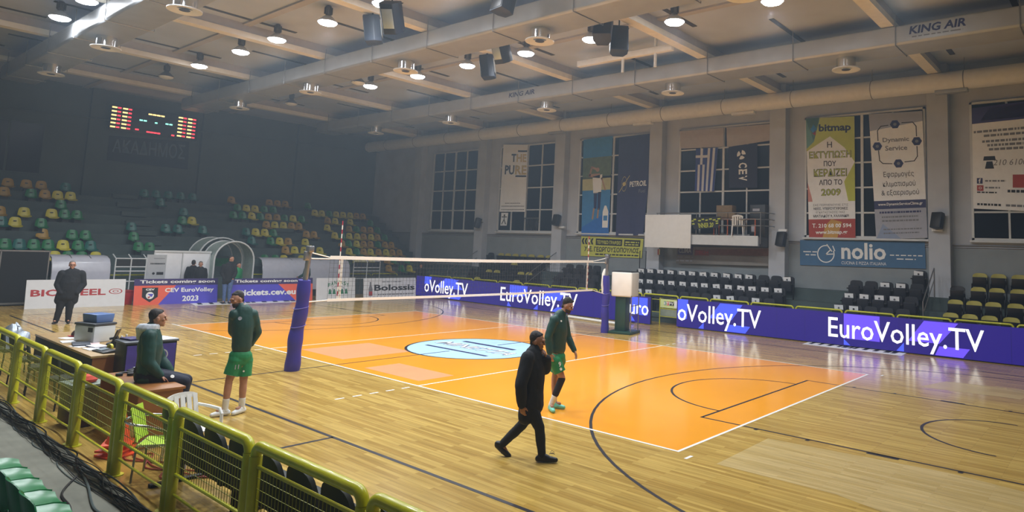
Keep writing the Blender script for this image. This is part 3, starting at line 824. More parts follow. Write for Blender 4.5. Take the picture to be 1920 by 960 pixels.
# stair handrails
def handrail(pts, label):
    t = thing('stair_handrail', label, 'handrail', pts[0])
    P = [Vector(p) - Vector(pts[0]) for p in pts]
    b = MB(); b.tube(P, .022, 8); b.build('top_rail', m_steel, t)
    b = MB(); b.tube([p - Vector((0, 0, .38)) for p in P[1:]], .016, 8); b.build('lower_rail', m_steel, t)
    for p, q in ((P[-1], pts[-1][2]),):
        b = MB(); b.tube([p, p - Vector((0, 0, 1.0))], .02, 8); b.build('post', m_steel, t)
    return t
handrail([(-8.55, 14.95, .38), (-8.55, 14.95, 1.45), (-8.5, 17.0, 2.6)], 'grey sloping stair handrail left of the black seats, seen through the net')
handrail([(8.95, 14.95, .38), (8.95, 14.95, 1.55), (8.95, 16.6, 2.6)], 'grey sloping stair handrail between padded seats and yellow-topped seats')
handrail([(-14.4, 14.95, .38), (-14.4, 14.95, 1.4), (-14.4, 17.0, 2.5)], 'grey stair handrail at the far end beside the dark corner')
# ================================================================ DISPLAY BOARDS
m_led = mat('violet display', (42, 28, 132), .35, var=0, emit=.8)
m_led2 = mat('bright blue display', (78, 98, 255), .35, var=0, emit=1.0)
m_led3 = mat('magenta blue display', (112, 84, 255), .35, var=0, emit=1.0)
m_ledw = mat('white display', (255, 255, 255), .35, var=0, emit=1.35)
def led(name, label, a, b_, h=1.03):
    a = Vector((*a, .03)); b_ = Vector((*b_, .03)); d = (b_ - a).normalized(); n = Vector((d.y, -d.x, 0))
    t = thing(name, label, 'display board', a, math.atan2(d.y, d.x))
    Lg = (b_ - a).length
    bb = MB(); bb.box(0, .012, 0, Lg, .10, h - .03)
    k = max(1, round(Lg / .98))
    bb.build('casing', m_black, t, bevel=.006)
    for i in range(k + 1):
        q = MB(); x = min(max(Lg * i / k, .02), Lg - .02); q.box(x - .015, .1, -.03, x + .015, .28, .0); q.box(x - .015, .1, 0, x + .015, .14, h - .1)
        if i % 3 == 0: q.build('stay', m_black, t)
    p = Panel((0, 0, 0), (Lg, 0, 0), (Lg, 0, h), (0, 0, h)); s = p.sheet('screen', m_led, .012, parent=t)
    p.n = Vector((0, -1, 0)); p.layer = -1
    p2 = Panel(a, b_, b_ + Vector((0, 0, h)), a + Vector((0, 0, h)))       # for reading places off the photograph
    bb = MB()
    for i in range(1, k): bb.box(Lg * i / k - .003, -.0012, .005, Lg * i / k + .003, 0, h - .005)
    bb.build('module_joint', m_navy, t, smooth=False)
    return t, p, p2
def word(p, p2, s, xa, xb, v0=.03, v1=.84):
    ua = p2.uv(xa, 580)[0]; ub = p2.uv(xb, 580)[0]
    p.text(s, ua, v0, ub, v1, m_ledw, .006)
def shape(p, p2, pts, m):
    p.poly([(min(1, max(0, p2.uv(x, 580)[0])), v) for x, v in pts], m)
t, p, p2 = led('display_board', 'long violet and blue electronic advertising board behind the net, reaching the back corner', (-15.9, 14.1), (-.38, 13.42))
for q, m in (([(793, 1), (806, 1), (803, .62), (793, .62)], m_led2), ([(826, .5), (858, .95), (834, .95), (826, .7)], m_led2), ([(812, .5), (866, .5), (850, .98), (832, .98)], m_led2), ([(838, .03), (860, .03), (866, .25), (842, .25)], m_led2),
             ([(954, .97), (987, .97), (987, .55), (954, .42)], m_led2), ([(1022, .75), (1060, .95), (1050, .5), (1012, .5)], m_led2), ([(952, .22), (958, .02), (950, .02)], m_led2), ([(1000, .02), (1008, .24), (1008, .02)], m_led2), ([(1034, .02), (1060, .02), (1072, .22), (1044, .22)], m_led2),
             ([(1184, .95), (1214, .95), (1214, .30), (1184, .30)], m_led2), ([(1184, .26), (1191, .05), (1184, .05)], m_led2)): shape(p, p2, q, m)
p.up(); word(p, p2, 'oVolley.TV', 793.5, 875); word(p, p2, 'EuroVolley.TV', 937, 1082); word(p, p2, 'Euro', 1168, 1216, .3, .84)
p.done('graphics', t)
t, p, p2 = led('display_board', 'long violet and blue electronic advertising board on the right side of the far edge', (.62, 13.72), (13.4, 14.05))
for q, m in (([(1271, 1), (1290, 1), (1288, .3), (1271, .3)], m_led2), ([(1330, .42), (1372, .42), (1392, .97), (1350, .97)], m_led2), ([(1310, .02), (1320, .24), (1320, .02)], m_led2), ([(1362, .02), (1398, .02), (1407, .26), (1368, .26)], m_led2),
             ([(1582, .98), (1649, .98), (1649, .22), (1582, .22)], m_led3), ([(1702, .35), (1760, .35), (1796, .97), (1732, .97)], m_led3), ([(1582, .2), (1594, .02), (1582, .02)], m_led2), ([(1680, .02), (1694, .28), (1694, .02)], m_led2), ([(1752, .02), (1804, .02), (1817, .28), (1760, .28)], m_led3)): shape(p, p2, q, m)
p.up(); word(p, p2, 'oVolley.TV', 1271, 1427); word(p, p2, 'EuroVolley.TV', 1553, 1844)
p.done('graphics', t)
# gate panel in the gap
t = thing('gate_panel', 'yellow framed gate with small posters in the gap between the display boards', 'gate', (-.32, 13.95, 0))
b = MB(); b.tube([(0.03, 0, 0), (.03, 0, 1.02), (.9, 0, 1.02), (.9, 0, 0)], .02, 8); b.tube([(0.03, 0, .32), (.9, 0, .32)], .012, 6); b.tube([(0.03, 0, .62), (.9, 0, .62)], .012, 6); b.build('gate_frame', m_yellow, t)
m_gpost = mat('pale green poster', (204, 216, 150), .6, var=.04); m_gred = mat('red print', (196, 52, 60), .6, var=0); m_ggr = mat('green print', (40, 120, 84), .6, var=0)
b = MB(); b.box(.06, -.02, .66, .87, -.005, .99); b.build('poster', m_gpost, t)
p = Panel((.06, -.021, .66), (.87, -.021, .66), (.87, -.021, .99), (.06, -.021, .99)); p.layer = -1
p.rect(.2, .3, .34, .75, m_ggr).rect(.36, .3, .5, .75, m_gred).rect(.52, .3, .76, .75, m_ink).rect(.78, .1, .98, .85, m_white_ink).up().text('ΕΤΡΥ', .21, .36, .75, .68, m_white_ink, .03); p.done('poster_print', t)
b = MB(); b.box(.06, .0, .34, .87, .012, .6); b.build('lower_panel', mat('clear grey panel', (136, 146, 132), .3, var=.1), t)
# floor stickers
def sticker(label, quad):
    P4 = [at('z', .004, *q) for q in quad]
    p = Panel(*P4); p.n = Vector((0, 0, 1)); o = p.sheet('floor_banner', m_white, .003); tag(o, label, 'floor banner')
    p.layer = -1; r = random.Random(3); u = .04
    while u < .94:
        w = r.uniform(.03, .06); p.poly([(u, .25), (u + w, .25), (u + w + .012, .8), (u + .012, .8)], m_ink); u += w + r.choice((.012, .012, .06))
    p.done('lettering', o)
sticker('white lettered strip lying on the floor before the right display board', [(1504, 645), (1690, 667), (1706, 659), (1522, 639)])
sticker('white lettered strip lying on the floor before the ticket boards', [(366, 573), (575, 565.5), (560, 560.5), (353, 567)])

# ================================================================ BOARDS BEFORE THE BACK STAND
m_bwhite = mat('white board', (224, 226, 230), .4, var=.03); m_bred = mat('dark red print', (178, 52, 56), .5, var=0); m_borange = mat('coral print', (232, 100, 76), .45, var=.03)
m_bviolet = mat('violet print', (84, 76, 196), .45, var=.04); m_bnavy = mat('deep navy print', (58, 48, 104), .45, var=.03); m_bgreen = mat('green print', (38, 112, 84), .5, var=0)
def board(label, y0, y1, x0, x1, m, h=1.0):
    a = Vector((x0, y0, 0)); c = Vector((x1, y1, 0)); up = Vector((-.12, 0, h))
    p = Panel(a, c, c + up, a + up); o = p.sheet('advertising_board', m, .03); tag(o, label, 'board')
    for f in (.12, .88):
        b = MB(); q = p.P(f, .85, -.03); b.tube([q, (q.x - .38, q.y, .01)], .014, 6); b.build('stay', m_steel, o)
    p.layer = -1; return p, o
p, o = board('white advertising board with dark red lettering behind the big man in black', -2.26, .72, -15.95, -15.95, m_bwhite)
p.text('BIOSTEEL', .045, .42, .79, .66, m_bred, .03); p.disc(.895, .55, .105, m_bred, .085, 24, asp=2.1).disc(.895, .55, .045, m_bred, .03, 16, asp=2.2)
p.done('lettering', o)
p, o = board('ticket board with coral left end, round-cornered badge and CEV EuroVolley 2023', 1.0, 4.05, -15.92, -15.92, m_bviolet)
p.poly([(0, 0), (.28, 0), (.48, .74), (0, .74)], m_borange).rect(0, .74, 1, 1, m_bnavy); p.up()
p.text('Tickets coming soon', .06, .79, .96, .95, m_white_ink, .03); p.text('CEV EuroVolley', .35, .42, .95, .64, m_white_ink, .03); p.text('2023', .56, .1, .76, .32, m_white_ink, .03)
p.poly([(.09, .66), (.27, .66), (.27, .3), (.18, .1), (.09, .3)], m_ink); p.up().text('CEV', .13, .55, .23, .63, m_white_ink, .04).disc(.18, .36, .14, m_white_ink).up().poly([(.15, .42), (.2, .3), (.22, .42)], m_bviolet).poly([(.15, .3), (.19, .34), (.17, .24)], m_bred)
p.done('lettering', o)
p, o = board('ticket board with web address, coral right end, left of the leaning net post', 4.42, 8.1, -15.6, -15.6, m_bviolet)
p.poly([(.56, .74), (1, .74), (1, 0), (.78, 0)], m_borange).rect(0, .74, 1, 1, m_bnavy); p.up()
p.text('Tickets coming soon', .05, .79, .80, .95, m_white_ink, .03); p.text('tickets.cev.eu', .11, .27, .78, .53, m_white_ink, .035); p.done('lettering', o)
p, o = board('white advertising board with arched green lettering behind the leaning net post', 8.15, 10.15, -15.35, -15.35, m_bwhite)
for i, ch in enumerate('FANTASY'):
    f = (i - 3) / 3; u = .56 + f * .24
    p.text(ch, u - .033, .70 - .12 * f * f, u + .033, .88 - .12 * f * f, m_bgreen, .03)
for i in range(5): p.poly([(.3 + i * .105, .25), (.38 + i * .105, .25), (.36 + i * .105, .48), (.32 + i * .105, .48)], m_bgreen)
p.disc(.56, .36, .26, m_grey_ink, .245, 30, 0, PI, 1.4); p.done('lettering', o)
p, o = board('white advertising board with black serif lettering and bottle, right of the net post', 10.3, 13.35, -14.85, -14.85, m_bwhite)
p.text('Bolossis', .19, .38, .97, .68, m_ink, .03); p.text('Bolossis', .195, .38, .975, .68, m_ink, .02); p.dashes(.34, .79, .72, .83, m_grey_ink, 2); p.dashes(.26, .17, .95, .22, m_grey_ink, 4)
p.poly([(.09, .14), (.16, .14), (.16, .5), (.14, .66), (.14, .82), (.11, .82), (.11, .66), (.09, .5)], m_grey_ink).up().rect(.095, .18, .155, .36, m_bred); p.done('lettering', o)

# ================================================================ THINGS BEFORE THE BACK STAND
m_poly = mat('frosted shelter sheet', (190, 192, 204), .25, var=.04); m_canv = mat('black canvas', (16, 17, 20), .7, var=.1)
m_clear = mat('clear polycarbonate', (176, 192, 186), .25, var=.08, alpha=.82)
def shelter(y0, y1, label):
    t = thing('bench_shelter', label, 'shelter', (-17.25, y0, 0))
    w = y1 - y0; b = MB()
    pf = [(0, .35), (0, 1.2), (-.06, 1.5), (-.22, 1.72), (-.5, 1.82), (-1.0, 1.84)]
    b.grid(lambda u, v: (pf[round(v * 5)][0], u * w, pf[round(v * 5)][1]), 6, 5); b.build('shelter_sheet', m_poly, t, solid=.02, angle=60)
    for y in [i * w / 3 for i in range(4)]:
        b = MB(); b.tube([(x - .03, y, z) for x, z in pf], .02, 8); b.tube([(-.03, y, .35), (-.03, y, 0)], .02, 8); b.tube([(-1.03, y, 1.82), (-1.03, y, 0)], .02, 8); b.build('shelter_rib', m_steel, t)
    return t
shelter(-1.32, .52, 'frosted white bench shelter behind the big man in black')
shelter(6.5, 10.95, 'long frosted white bench shelter behind the ticket boards')
t = thing('black_screen', 'black screen with a pale top rail at the left edge behind the boards', 'screen', (-17.4, -7.0, 0))
b = MB(); b.box(-.03, 0, .1, .03, 5.6, 1.95); b.build('screen_cloth', m_canv, t)
b = MB(); b.box(-.04, 0, 1.95, .04, 5.62, 2.0); b.box(-.04, 0, .05, .04, 5.62, .12)
for y in (.6, 2.6, 4.2, 5.58): b.box(-.04, y - .02, 0, .04, y + .02, 1.97)
b.build('screen_frame', m_steel, t)
# white partition with hanging poster
t = thing('white_partition', 'white two-panel partition box left of the arched player tunnel', 'partition', (-17.2, 1.95, 0))
b = MB()
for k in range(2): b.box(-.02, .02 + k * 1.08, .05, .02, 1.06 + k * 1.08, 2.02)
b.build('panel', m_bwhite, t, bevel=.005)
b = MB(); b.box(-.05, 0, 2.02, .05, 2.2, 2.1)
for y in (0, 1.07, 2.14): b.box(-.035, y, 0, .035, y + .04, 2.05)
b.build('partition_frame', m_frame, t)
p = Panel((-17.15, 1.7, .5), (-17.15, 2.42, .5), (-17.15, 2.42, 1.92), (-17.15, 1.7, 1.92)); o = p.sheet('clear_poster', mat('pale grey poster', (182, 186, 190), .4, var=.05), .006); tag(o, 'grey see-through poster with small logos in front of the white partition', 'poster')
p.layer = -1; p.dashes(.35, .88, .9, .9, m_grey_ink, 3).dashes(.2, .72, .95, .76, m_ink, 4).disc(.4, .46, .05, m_ink).rect(.55, .42, .9, .5, m_ink).dashes(.4, .2, .85, .23, m_grey_ink, 6); p.done('print', o)
# metal bench frames
def benchframe(y0, y1, label):
    t = thing('shelter_frame', label, 'frame', (-17.1, y0, 0)); w = y1 - y0
    b = MB()
    for z in (.85, 1.25, 1.42, 1.75): b.tube([(0, 0, z), (0, w, z)], .022, 8)
    b.build('cross_rail', m_frame, t)
    for y in (0, w * .5, w): b = MB(); b.tube([(0, y, 0), (0, y, 1.75), (-.4, y, 1.9)], .024, 8); b.build('upright', m_frame, t)
    b = MB(); b.box(-.02, .05, 1.45, .0, w - .05, 1.7); b.build('glass_panel', mat('dark tinted panel', (40, 46, 50), .2, var=.1), t)
    return t
benchframe(.62, 1.68, 'white tubular frame between the left shelter and the white partition')
benchframe(11.05, 12.6, 'white tubular frame above the lettered boards near the corner')
t = thing('red_crate', 'red plastic crate in the gap between the white board and the ticket board', 'crate', (-16.6, .82, 0))
b = MB(); b.prism([(-.25, .0), (.25, 0), (.3, .5), (-.3, .5)], 'x', -.3, .3); b.build('crate_body', mat('red plastic', (176, 34, 36), .4), t, bevel=.02)
b = MB(); b.box(-.32, -.33, .5, .32, .33, .54); b.build('rim', _mats['red plastic'], t, bevel=.008)
# player tunnel
def arch(w, z0, r, n=16): return [(0, 0), ] + []
t = thing('player_tunnel', 'arched player tunnel of clear sheeting on white hoops', 'tunnel', (-16.75, 4.12, 0))
w, hz = 1.68, 1.72
def hoop(x, extra=0):
    return [(x, -extra, 0), (x, -extra, hz)] + [(x, w / 2 - (w / 2 + extra) * math.cos(a), hz + (.84 + extra) * math.sin(a)) for a in [PI * i / 14 for i in range(1, 14)]] + [(x, w + extra, hz), (x, w + extra, 0)]
for x in (0, -1.15): b = MB(); b.tube(hoop(x), .035, 10); b.build('hoop', m_frame, t)
for x in (-1.35, -2.5): b = MB(); b.tube(hoop(x, .14), .035, 10); b.build('hoop', m_frame, t)
H0 = hoop(0); b = MB()
b.grid(lambda u, v: (-1.15 * v, *H0[round(u * 16)][1:]), 16, 1); H1 = hoop(0, .14)
b.grid(lambda u, v: (-1.35 - 1.15 * v, *H1[round(u * 16)][1:]), 16, 1); b.build('sheeting', m_clear, t, angle=60)
b = MB(); b.box(-2.2, .1, 0, -2.14, w - .1, 1.75); b.build('inner_curtain', mat('green curtain', (26, 110, 62), .7, var=.2, scale=5), t)
# ================================================================ BANNERS ON THE WINDOW WALL
m_cloth = mat('white banner cloth', (240, 242, 244), .7, var=.03); m_bblue = mat('sea blue print', (58, 130, 190), .6, var=.06); m_bpetrol = mat('navy banner cloth', (52, 58, 100), .65, var=.06)
m_byel = mat('lemon banner cloth', (206, 208, 88), .6, var=.04); m_bteal = mat('steel blue banner cloth', (64, 108, 148), .6, var=.06); m_lime = mat('lime print', (186, 196, 60), .6, var=.04)
m_sred = mat('brick red print', (170, 60, 46), .6, var=.05); m_tan = mat('sand print', (186, 184, 130), .6, var=.06); m_hill = mat('olive hill print', (96, 116, 84), .6, var=.15); m_skin_p = mat('tan print', (176, 140, 108), .6, var=.05)
m_amber = mat('amber print', (196, 150, 60), .6, var=.05); m_gold = mat('gold print', (200, 182, 110), .6, var=0); m_lgrey = mat('light grey print', (166, 170, 184), .6, var=.04)
p, o = banner('banner', 'white banner reading THE PURE over the window with bars', 'banner', [(944, 271), (990, 271.5), (985, 397), (937, 397)], m_cloth, wave=.015)
p.text('T', .36, .74, .56, .86, m_ink, .03).text('HE', .58, .74, .96, .86, m_gold, .03).text('PU', .12, .55, .50, .69, m_ink, .03).text('RE', .54, .55, .98, .69, m_gold, .03)
p.rect(.62, .89, .98, .915, m_ink).rect(.56, .515, .98, .54, m_ink); p.dashes(.2, .12, .8, .13, m_grey_ink, 2).dashes(.06, .075, .95, .087, m_grey_ink, 3).dashes(.06, .025, .95, .037, m_grey_ink, 4); p.done('lettering', o)
p, o = banner('sticker_sheet', 'small white sheet with a black stick figure in the lower window corner', 'paper', [(940, 399), (953, 399), (950, 423), (938, 423)], m_cloth, val=17.25, wave=0)
p.disc(.5, .8, .06, m_ink).line([(.5, .75), (.5, .45)], .06, m_ink).line([(.15, .68), (.85, .68)], .05, m_ink).line([(.2, .12), (.5, .48), (.8, .12)], .06, m_ink); p.done('print', o)
p, o = banner('banner', 'tall beach photograph banner with a standing figure in a white shirt and large bottle', 'banner', [(1094, 262), (1149, 255), (1141, 442), (1090, 441)], m_bblue, wave=0)
p.rect(0, .46, 1, .60, m_tan).rect(0, .58, 1, .80, m_hill).poly([(0, .08), (1, .25), (1, 0), (0, 0)], mat('deep blue print', (34, 110, 196), .6, var=.05)); p.up()
p.poly([(.40, .43), (.68, .43), (.70, .62), (.36, .60)], m_white_ink).poly([(.22, .60), (.62, .58), (.62, .63), (.22, .63)], m_skin_p).line([(.26, .61), (.32, .70), (.46, .68)], .10, m_skin_p).poly([(.44, .27), (.53, .27), (.54, .44), (.42, .44)], m_navy).poly([(.57, .26), (.66, .26), (.68, .44), (.56, .44)], m_navy)
p.line([(.44, .27), (.40, .17)], .10, m_skin_p).line([(.60, .27), (.58, .18)], .10, m_skin_p); p.disc(.53, .67, .11, m_skin_p).line([(.68, .58), (.82, .46)], .08, m_skin_p); p.poly([(.76, .08), (.96, .08), (.96, .24), (.88, .30), (.82, .30), (.76, .24)], m_white_ink)
p.up().rect(.79, .15, .93, .2, m_bblue).disc(.53, .69, .1, m_hill, 0, 14, 0, PI); p.done('print', o)
p, o = banner('banner', 'navy blue folded banner reading PETROIL beside the beach banner', 'banner', [(1161, 258), (1225, 250), (1206, 441), (1155, 443)], m_bpetrol, wave=.025)
p.disc(.22, .52, .36, m_gold, .335, 30, asp=.42).line([(.06, .44), (.38, .60)], .03, m_gold); p.disc(.22, .52, .10, m_gold); p.text('PETROIL', .40, .485, .95, .54, m_white_ink, .02).text('Fuel', .72, .42, .92, .455, m_grey_ink, .0); p.done('lettering', o)
p, o = banner('banner', 'lemon yellow Greek trade banner under the beach banner', 'banner', [(1090, 443), (1206.5, 448), (1203, 484), (1089, 479.5)], m_byel, val=17.34, wave=0)
for i in range(4): p.poly([(.03 + i * .05, .6), (.06 + i * .05, .6), (.04 + i * .05, .76), (.06 + i * .05, .92), (.03 + i * .05, .92), (.01 + i * .05, .76)], m_ink)
p.rect(.25, .58, .68, .92, m_ink).rect(.71, .58, .96, .92, m_ink); p.up().text('ΤΕΧΝΙΚΟ ΓΡΑΦΕΙΟ', .27, .64, .66, .84, m_byel, .03).dashes(.73, .76, .94, .83, m_byel, 2).dashes(.73, .64, .94, .7, m_byel, 3)
p.text('Χ. Ε. ΓΕΩΡΓΟΥΣΟΠΟΥΛΟΣ', .06, .24, .95, .50, m_ink, .03); p.dashes(.25, .08, .95, .15, m_ink, 6); p.done('lettering', o)
p, o = banner('banner', 'steel blue pizza restaurant banner reading nolio under the tall banners', 'banner', [(1500, 450), (1734, 454), (1736, 504), (1500, 497)], m_bteal, val=17.34, wave=0)
p.text('nolio', .355, .28, .71, .93, m_white_ink, .025).text('CUCINA E PIZZA ITALIANA', .355, .08, .71, .20, m_white_ink, .0)
p.disc(.225, .47, .335, m_white_ink, .295, 34, PI * .42, PI * 2.12).line([(.235, .84), (.275, .58)], .04, m_white_ink).line([(.225, .45), (.285, .47)], .04, m_white_ink).line([(.225, .45), (.262, .62)], .04, m_white_ink).line([(.285, .78), (.30, .6)], .04, m_white_ink)
p.dashes(.03, .52, .15, .56, m_white_ink, 2).dashes(.05, .4, .14, .44, m_white_ink, 3).dashes(.74, .46, .98, .5, m_white_ink, 4).dashes(.79, .32, .93, .36, m_white_ink, 5); p.done('lettering', o)
p, o = banner('banner', 'tall lime and white print shop banner reading bitmap with red foot', 'banner', [(1511, 222), (1602, 218), (1604, 446), (1517, 447)], m_cloth, wave=0)
p.poly([(0, 1), (1, 1), (1, .62), (.8, .74), (.5, .84), (0, .72)], m_lime).poly([(0, 1), (.3, 1), (.16, .8), (0, .74)], mat('pale teal print', (120, 170, 160), .6, var=.05)).poly([(1, .62), (1, .3), (.86, .3), (.78, .46)], m_lime).poly([(0, .46), (.08, .34), (.1, .3), (0, .3)], mat('pale rose print', (206, 140, 130), .6, var=.05)).rect(0, 0, 1, .155, m_sred); p.up()
p.poly([(.3, .0), (.62, .0), (.72, .13), (.5, .155), (.36, .1)], m_amber); p.poly([(.09, .9), (.16, .945), (.23, .905), (.16, .87)], m_bblue).poly([(.13, .87), (.2, .9), (.2, .85)], m_sred)
p.text('bitmap', .27, .865, .93, .945, m_ink, .035); p.text('Η', .44, .745, .54, .795, m_ink, .01); p.text('ΕΚΤΥΠΩΣΗ', .05, .655, .93, .72, m_ink, .04); p.text('ΠΟΥ', .36, .59, .62, .635, m_ink, .02); p.text('ΚΕΡΔΙΖΕΙ', .14, .505, .84, .57, m_ink, .04); p.text('ΑΠΟ ΤΟ', .25, .435, .74, .48, m_ink, .02); p.text('2009', .29, .345, .71, .405, m_ink, .04)
p.text('ΣΑΣ ΠΕΡΙΜΕΝΟΥΜΕ ΣΤΙΣ', .11, .262, .86, .28, m_grey_ink, .0).text('ΝΕΕΣ, ΥΠΕΡΣΥΓΧΡΟΝΕΣ', .12, .228, .85, .252, m_ink, .02).text('ΕΓΚΑΤΑΣΤΑΣΕΙΣ ΜΑΣ', .17, .203, .79, .22, m_grey_ink, 0).text('ΜΙΛΤΙΑΔΟΥ 9, ΧΑΛΑΝΔΡΙ', .11, .166, .87, .192, m_ink, .02)
p.up().text('ΕΚΤΥΠΩΣΗ', .06, .659, .92, .716, m_lime, .0).text('ΚΕΡΔΙΖΕΙ', .15, .509, .83, .566, m_lime, .0).text('2009', .30, .349, .70, .401, m_lime, .0).text('Τ. 210 68 00 594', .08, .085, .92, .12, m_white_ink, .03).text('www.bitmap.gr', .15, .025, .84, .065, m_white_ink, .03); p.done('lettering', o)
p, o = banner('banner', 'tall white and pale blue air conditioning banner with four linked badges', 'banner', [(1629, 214), (1729, 208), (1739, 446), (1643, 449)], m_cloth, wave=0)
p.poly([(0, 0), (1, 0), (1, .235), (0, .235)], m_lgrey).rect(0, .235, 1, .3, m_navy).poly([(0, .86), (1, .92), (1, 1), (0, 1)], m_lgrey); p.up()
p.poly([(.0, .0), (.5, .0), (.15, .12)], mat('blue grey print', (140, 156, 186), .6, var=.03))
for A in ([(.15, .78), (.15, .86), (.22, .895), (.36, .90)], [(.62, .915), (.82, .915), (.88, .88), (.88, .80)], [(.15, .70), (.16, .62), (.22, .595), (.40, .59)], [(.64, .60), (.82, .605), (.88, .64), (.88, .72)]): p.line(A, .03, m_ink)
for u, v in ((.49, .905), (.88, .76), (.13, .735), (.52, .59)): p.disc(u, v, .17, m_navy, 0, 6); p.up().disc(u, v, .06, m_grey_ink, 0, 8); p.layer -= 1
p.text('Dynamic', .24, .755, .74, .80, m_grey_ink, .02).text('Service', .28, .695, .70, .735, m_grey_ink, .02)
p.text('Εφαρμογές', .22, .475, .80, .53, m_ink, .0).text('κλιματισμού', .20, .40, .82, .455, m_ink, .0).text('& εξαερισμού', .16, .33, .88, .385, m_ink, .0)
p.up().text('www.DynamicServiceClima.gr', .08, .255, .94, .283, m_white_ink, .02); p.dashes(.1, .2, .9, .215, m_navy, 3).dashes(.14, .165, .85, .178, m_grey_ink, 4).dashes(.14, .135, .85, .148, m_grey_ink, 5).dashes(.16, .07, .9, .08, m_grey_ink, 6).dashes(.16, .04, .85, .05, m_grey_ink, 7); p.done('lettering', o)
p, o = banner('banner', 'cream shop banner with dark header and telephone at the right edge', 'banner', [(1822, 203), (1990, 181), (1984, 399), (1825, 391)], m_cloth, wave=0)
p.rect(0, .84, 1, 1, m_bnavy).poly([(.1, .86), (.9, .86), (.8, .98), (.2, .98)], mat('brown photograph print', (84, 62, 58), .6, var=.2)).up()
for v, a, c, s in ((.745, .02, .95, 1), (.70, .14, .7, 2), (.645, .12, .74, 3), (.605, .18, .6, 4), (.565, .2, .6, 5)): p.dashes(a, v, c, v + .022, m_grey_ink, s)
p.text('210 6100170', .25, .42, .8, .475, m_grey_ink, .0, .2); p.poly([(.15, .39), (.26, .39), (.24, .46), (.17, .46)], m_ink).poly([(.13, .47), (.28, .47), (.27, .51), (.14, .51)], m_ink)
p.rect(.05, .245, .12, .30, m_navy).rect(.05, .175, .13, .23, m_sred).rect(.48, .21, .62, .33, m_sred); p.up().text('f', .07, .25, .10, .295, m_white_ink, .03).disc(.09, .203, .045, m_white_ink, .03); p.dashes(.15, .265, .40, .28, m_grey_ink, 7).dashes(.15, .2, .33, .215, m_grey_ink, 8).dashes(.05, .155, .3, .168, m_ink, 9).dashes(.42, .165, .8, .19, m_ink, 3).dashes(.05, .035, .34, .055, m_ink, 4).dashes(.4, .035, .9, .055, m_grey_ink, 5); p.done('lettering', o)
p, o = banner('banner', 'faded brown and grey banner with CLIMA lettering under the balcony', 'banner', [(1270, 462), (1449, 465), (1447, 499), (1268, 494)], mat('faded grey banner cloth', (132, 128, 122), .7, var=.1, scale=2), wave=.02)
p.poly([(.3, .55), (1, .55), (1, .95), (.3, .85)], mat('faded brown print', (124, 92, 82), .7, var=.15)).rect(.01, .52, .18, 1, m_bnavy).poly([(.2, .5), (.36, .5), (.36, .82), (.2, .82)], mat('faded red print', (134, 70, 60), .7, var=.1)); p.up()
p.text('CLIMA', .02, .62, .165, .92, m_lgrey, .03).text('TECH', .21, .58, .35, .76, m_sred, .04); p.dashes(.01, .36, .2, .41, m_lgrey, 2).dashes(.0, .14, .18, .2, m_lgrey, 3); p.done('lettering', o)
# roller blinds and the two flags over the balcony window
p, o = banner('roller_blind', 'cream roller blind over the left half of the balcony window', 'blind', [(1275, 246), (1357, 239), (1357, 275), (1276, 279)], mat('cream blind cloth', (176, 168, 160), .8, var=.05), wave=.012)
p, o = banner('roller_blind', 'cream roller blind over the right half of the balcony window', 'blind', [(1362, 239), (1449, 232), (1447, 263), (1363, 276)], _mats['cream blind cloth'], wave=.012, seed=3)
m_fw = mat('white flag cloth', (206, 208, 214), .7, var=.03); m_fb = mat('blue flag cloth', (48, 66, 140), .7, var=.05)
p, o = banner('flag', 'blue and white striped flag with a cross hanging over the balcony', 'flag', [(1305, 279), (1346, 277), (1339, 359), (1303, 358)], m_fw, val=17.22, wave=.012)
for i in range(5): p.rect(i * 2 / 9, 0, (i * 2 + 1) / 9, 1 if i > 2 else .62, m_fb)
p.rect(0, .62, 5 / 9, 1, m_fb).up().rect(2 / 9, .62, 3 / 9, 1, m_fw).rect(0, .78, 5 / 9, .84, m_fw); p.done('stripes', o)
p, o = banner('flag', 'dark navy flag with white emblem and sideways CEV letters over the balcony', 'flag', [(1366, 275), (1420, 268), (1420, 352), (1367, 352)], mat('navy flag cloth', (34, 38, 66), .7, var=.06), val=17.22, wave=.012, seed=2)
# letters run down the flag
def vertical(p, s, u, v0, dv, m, w):
    for i, ch in enumerate(s):
        vs, fs = text_mesh(ch, .03, 0); p.mi(m)
        x0, x1 = min(a for a, _ in vs), max(a for a, _ in vs); y0, y1 = min(b for _, b in vs), max(b for _, b in vs)
        p.b.add([p.P(u + ((y - y0) / (y1 - y0) - .5) * w, v0 - i * dv - (x - x0) / (x1 - x0) * dv * .8, p.off()) for x, y in vs], fs)
vertical(p, 'CEV', .5, .58, .15, m_white_ink, .3)
for k in range(3): p.disc(.45, .77, .2, m_white_ink, .05, 8, k * 2.1, k * 2.1 + 1.4)
p.done('lettering', o)

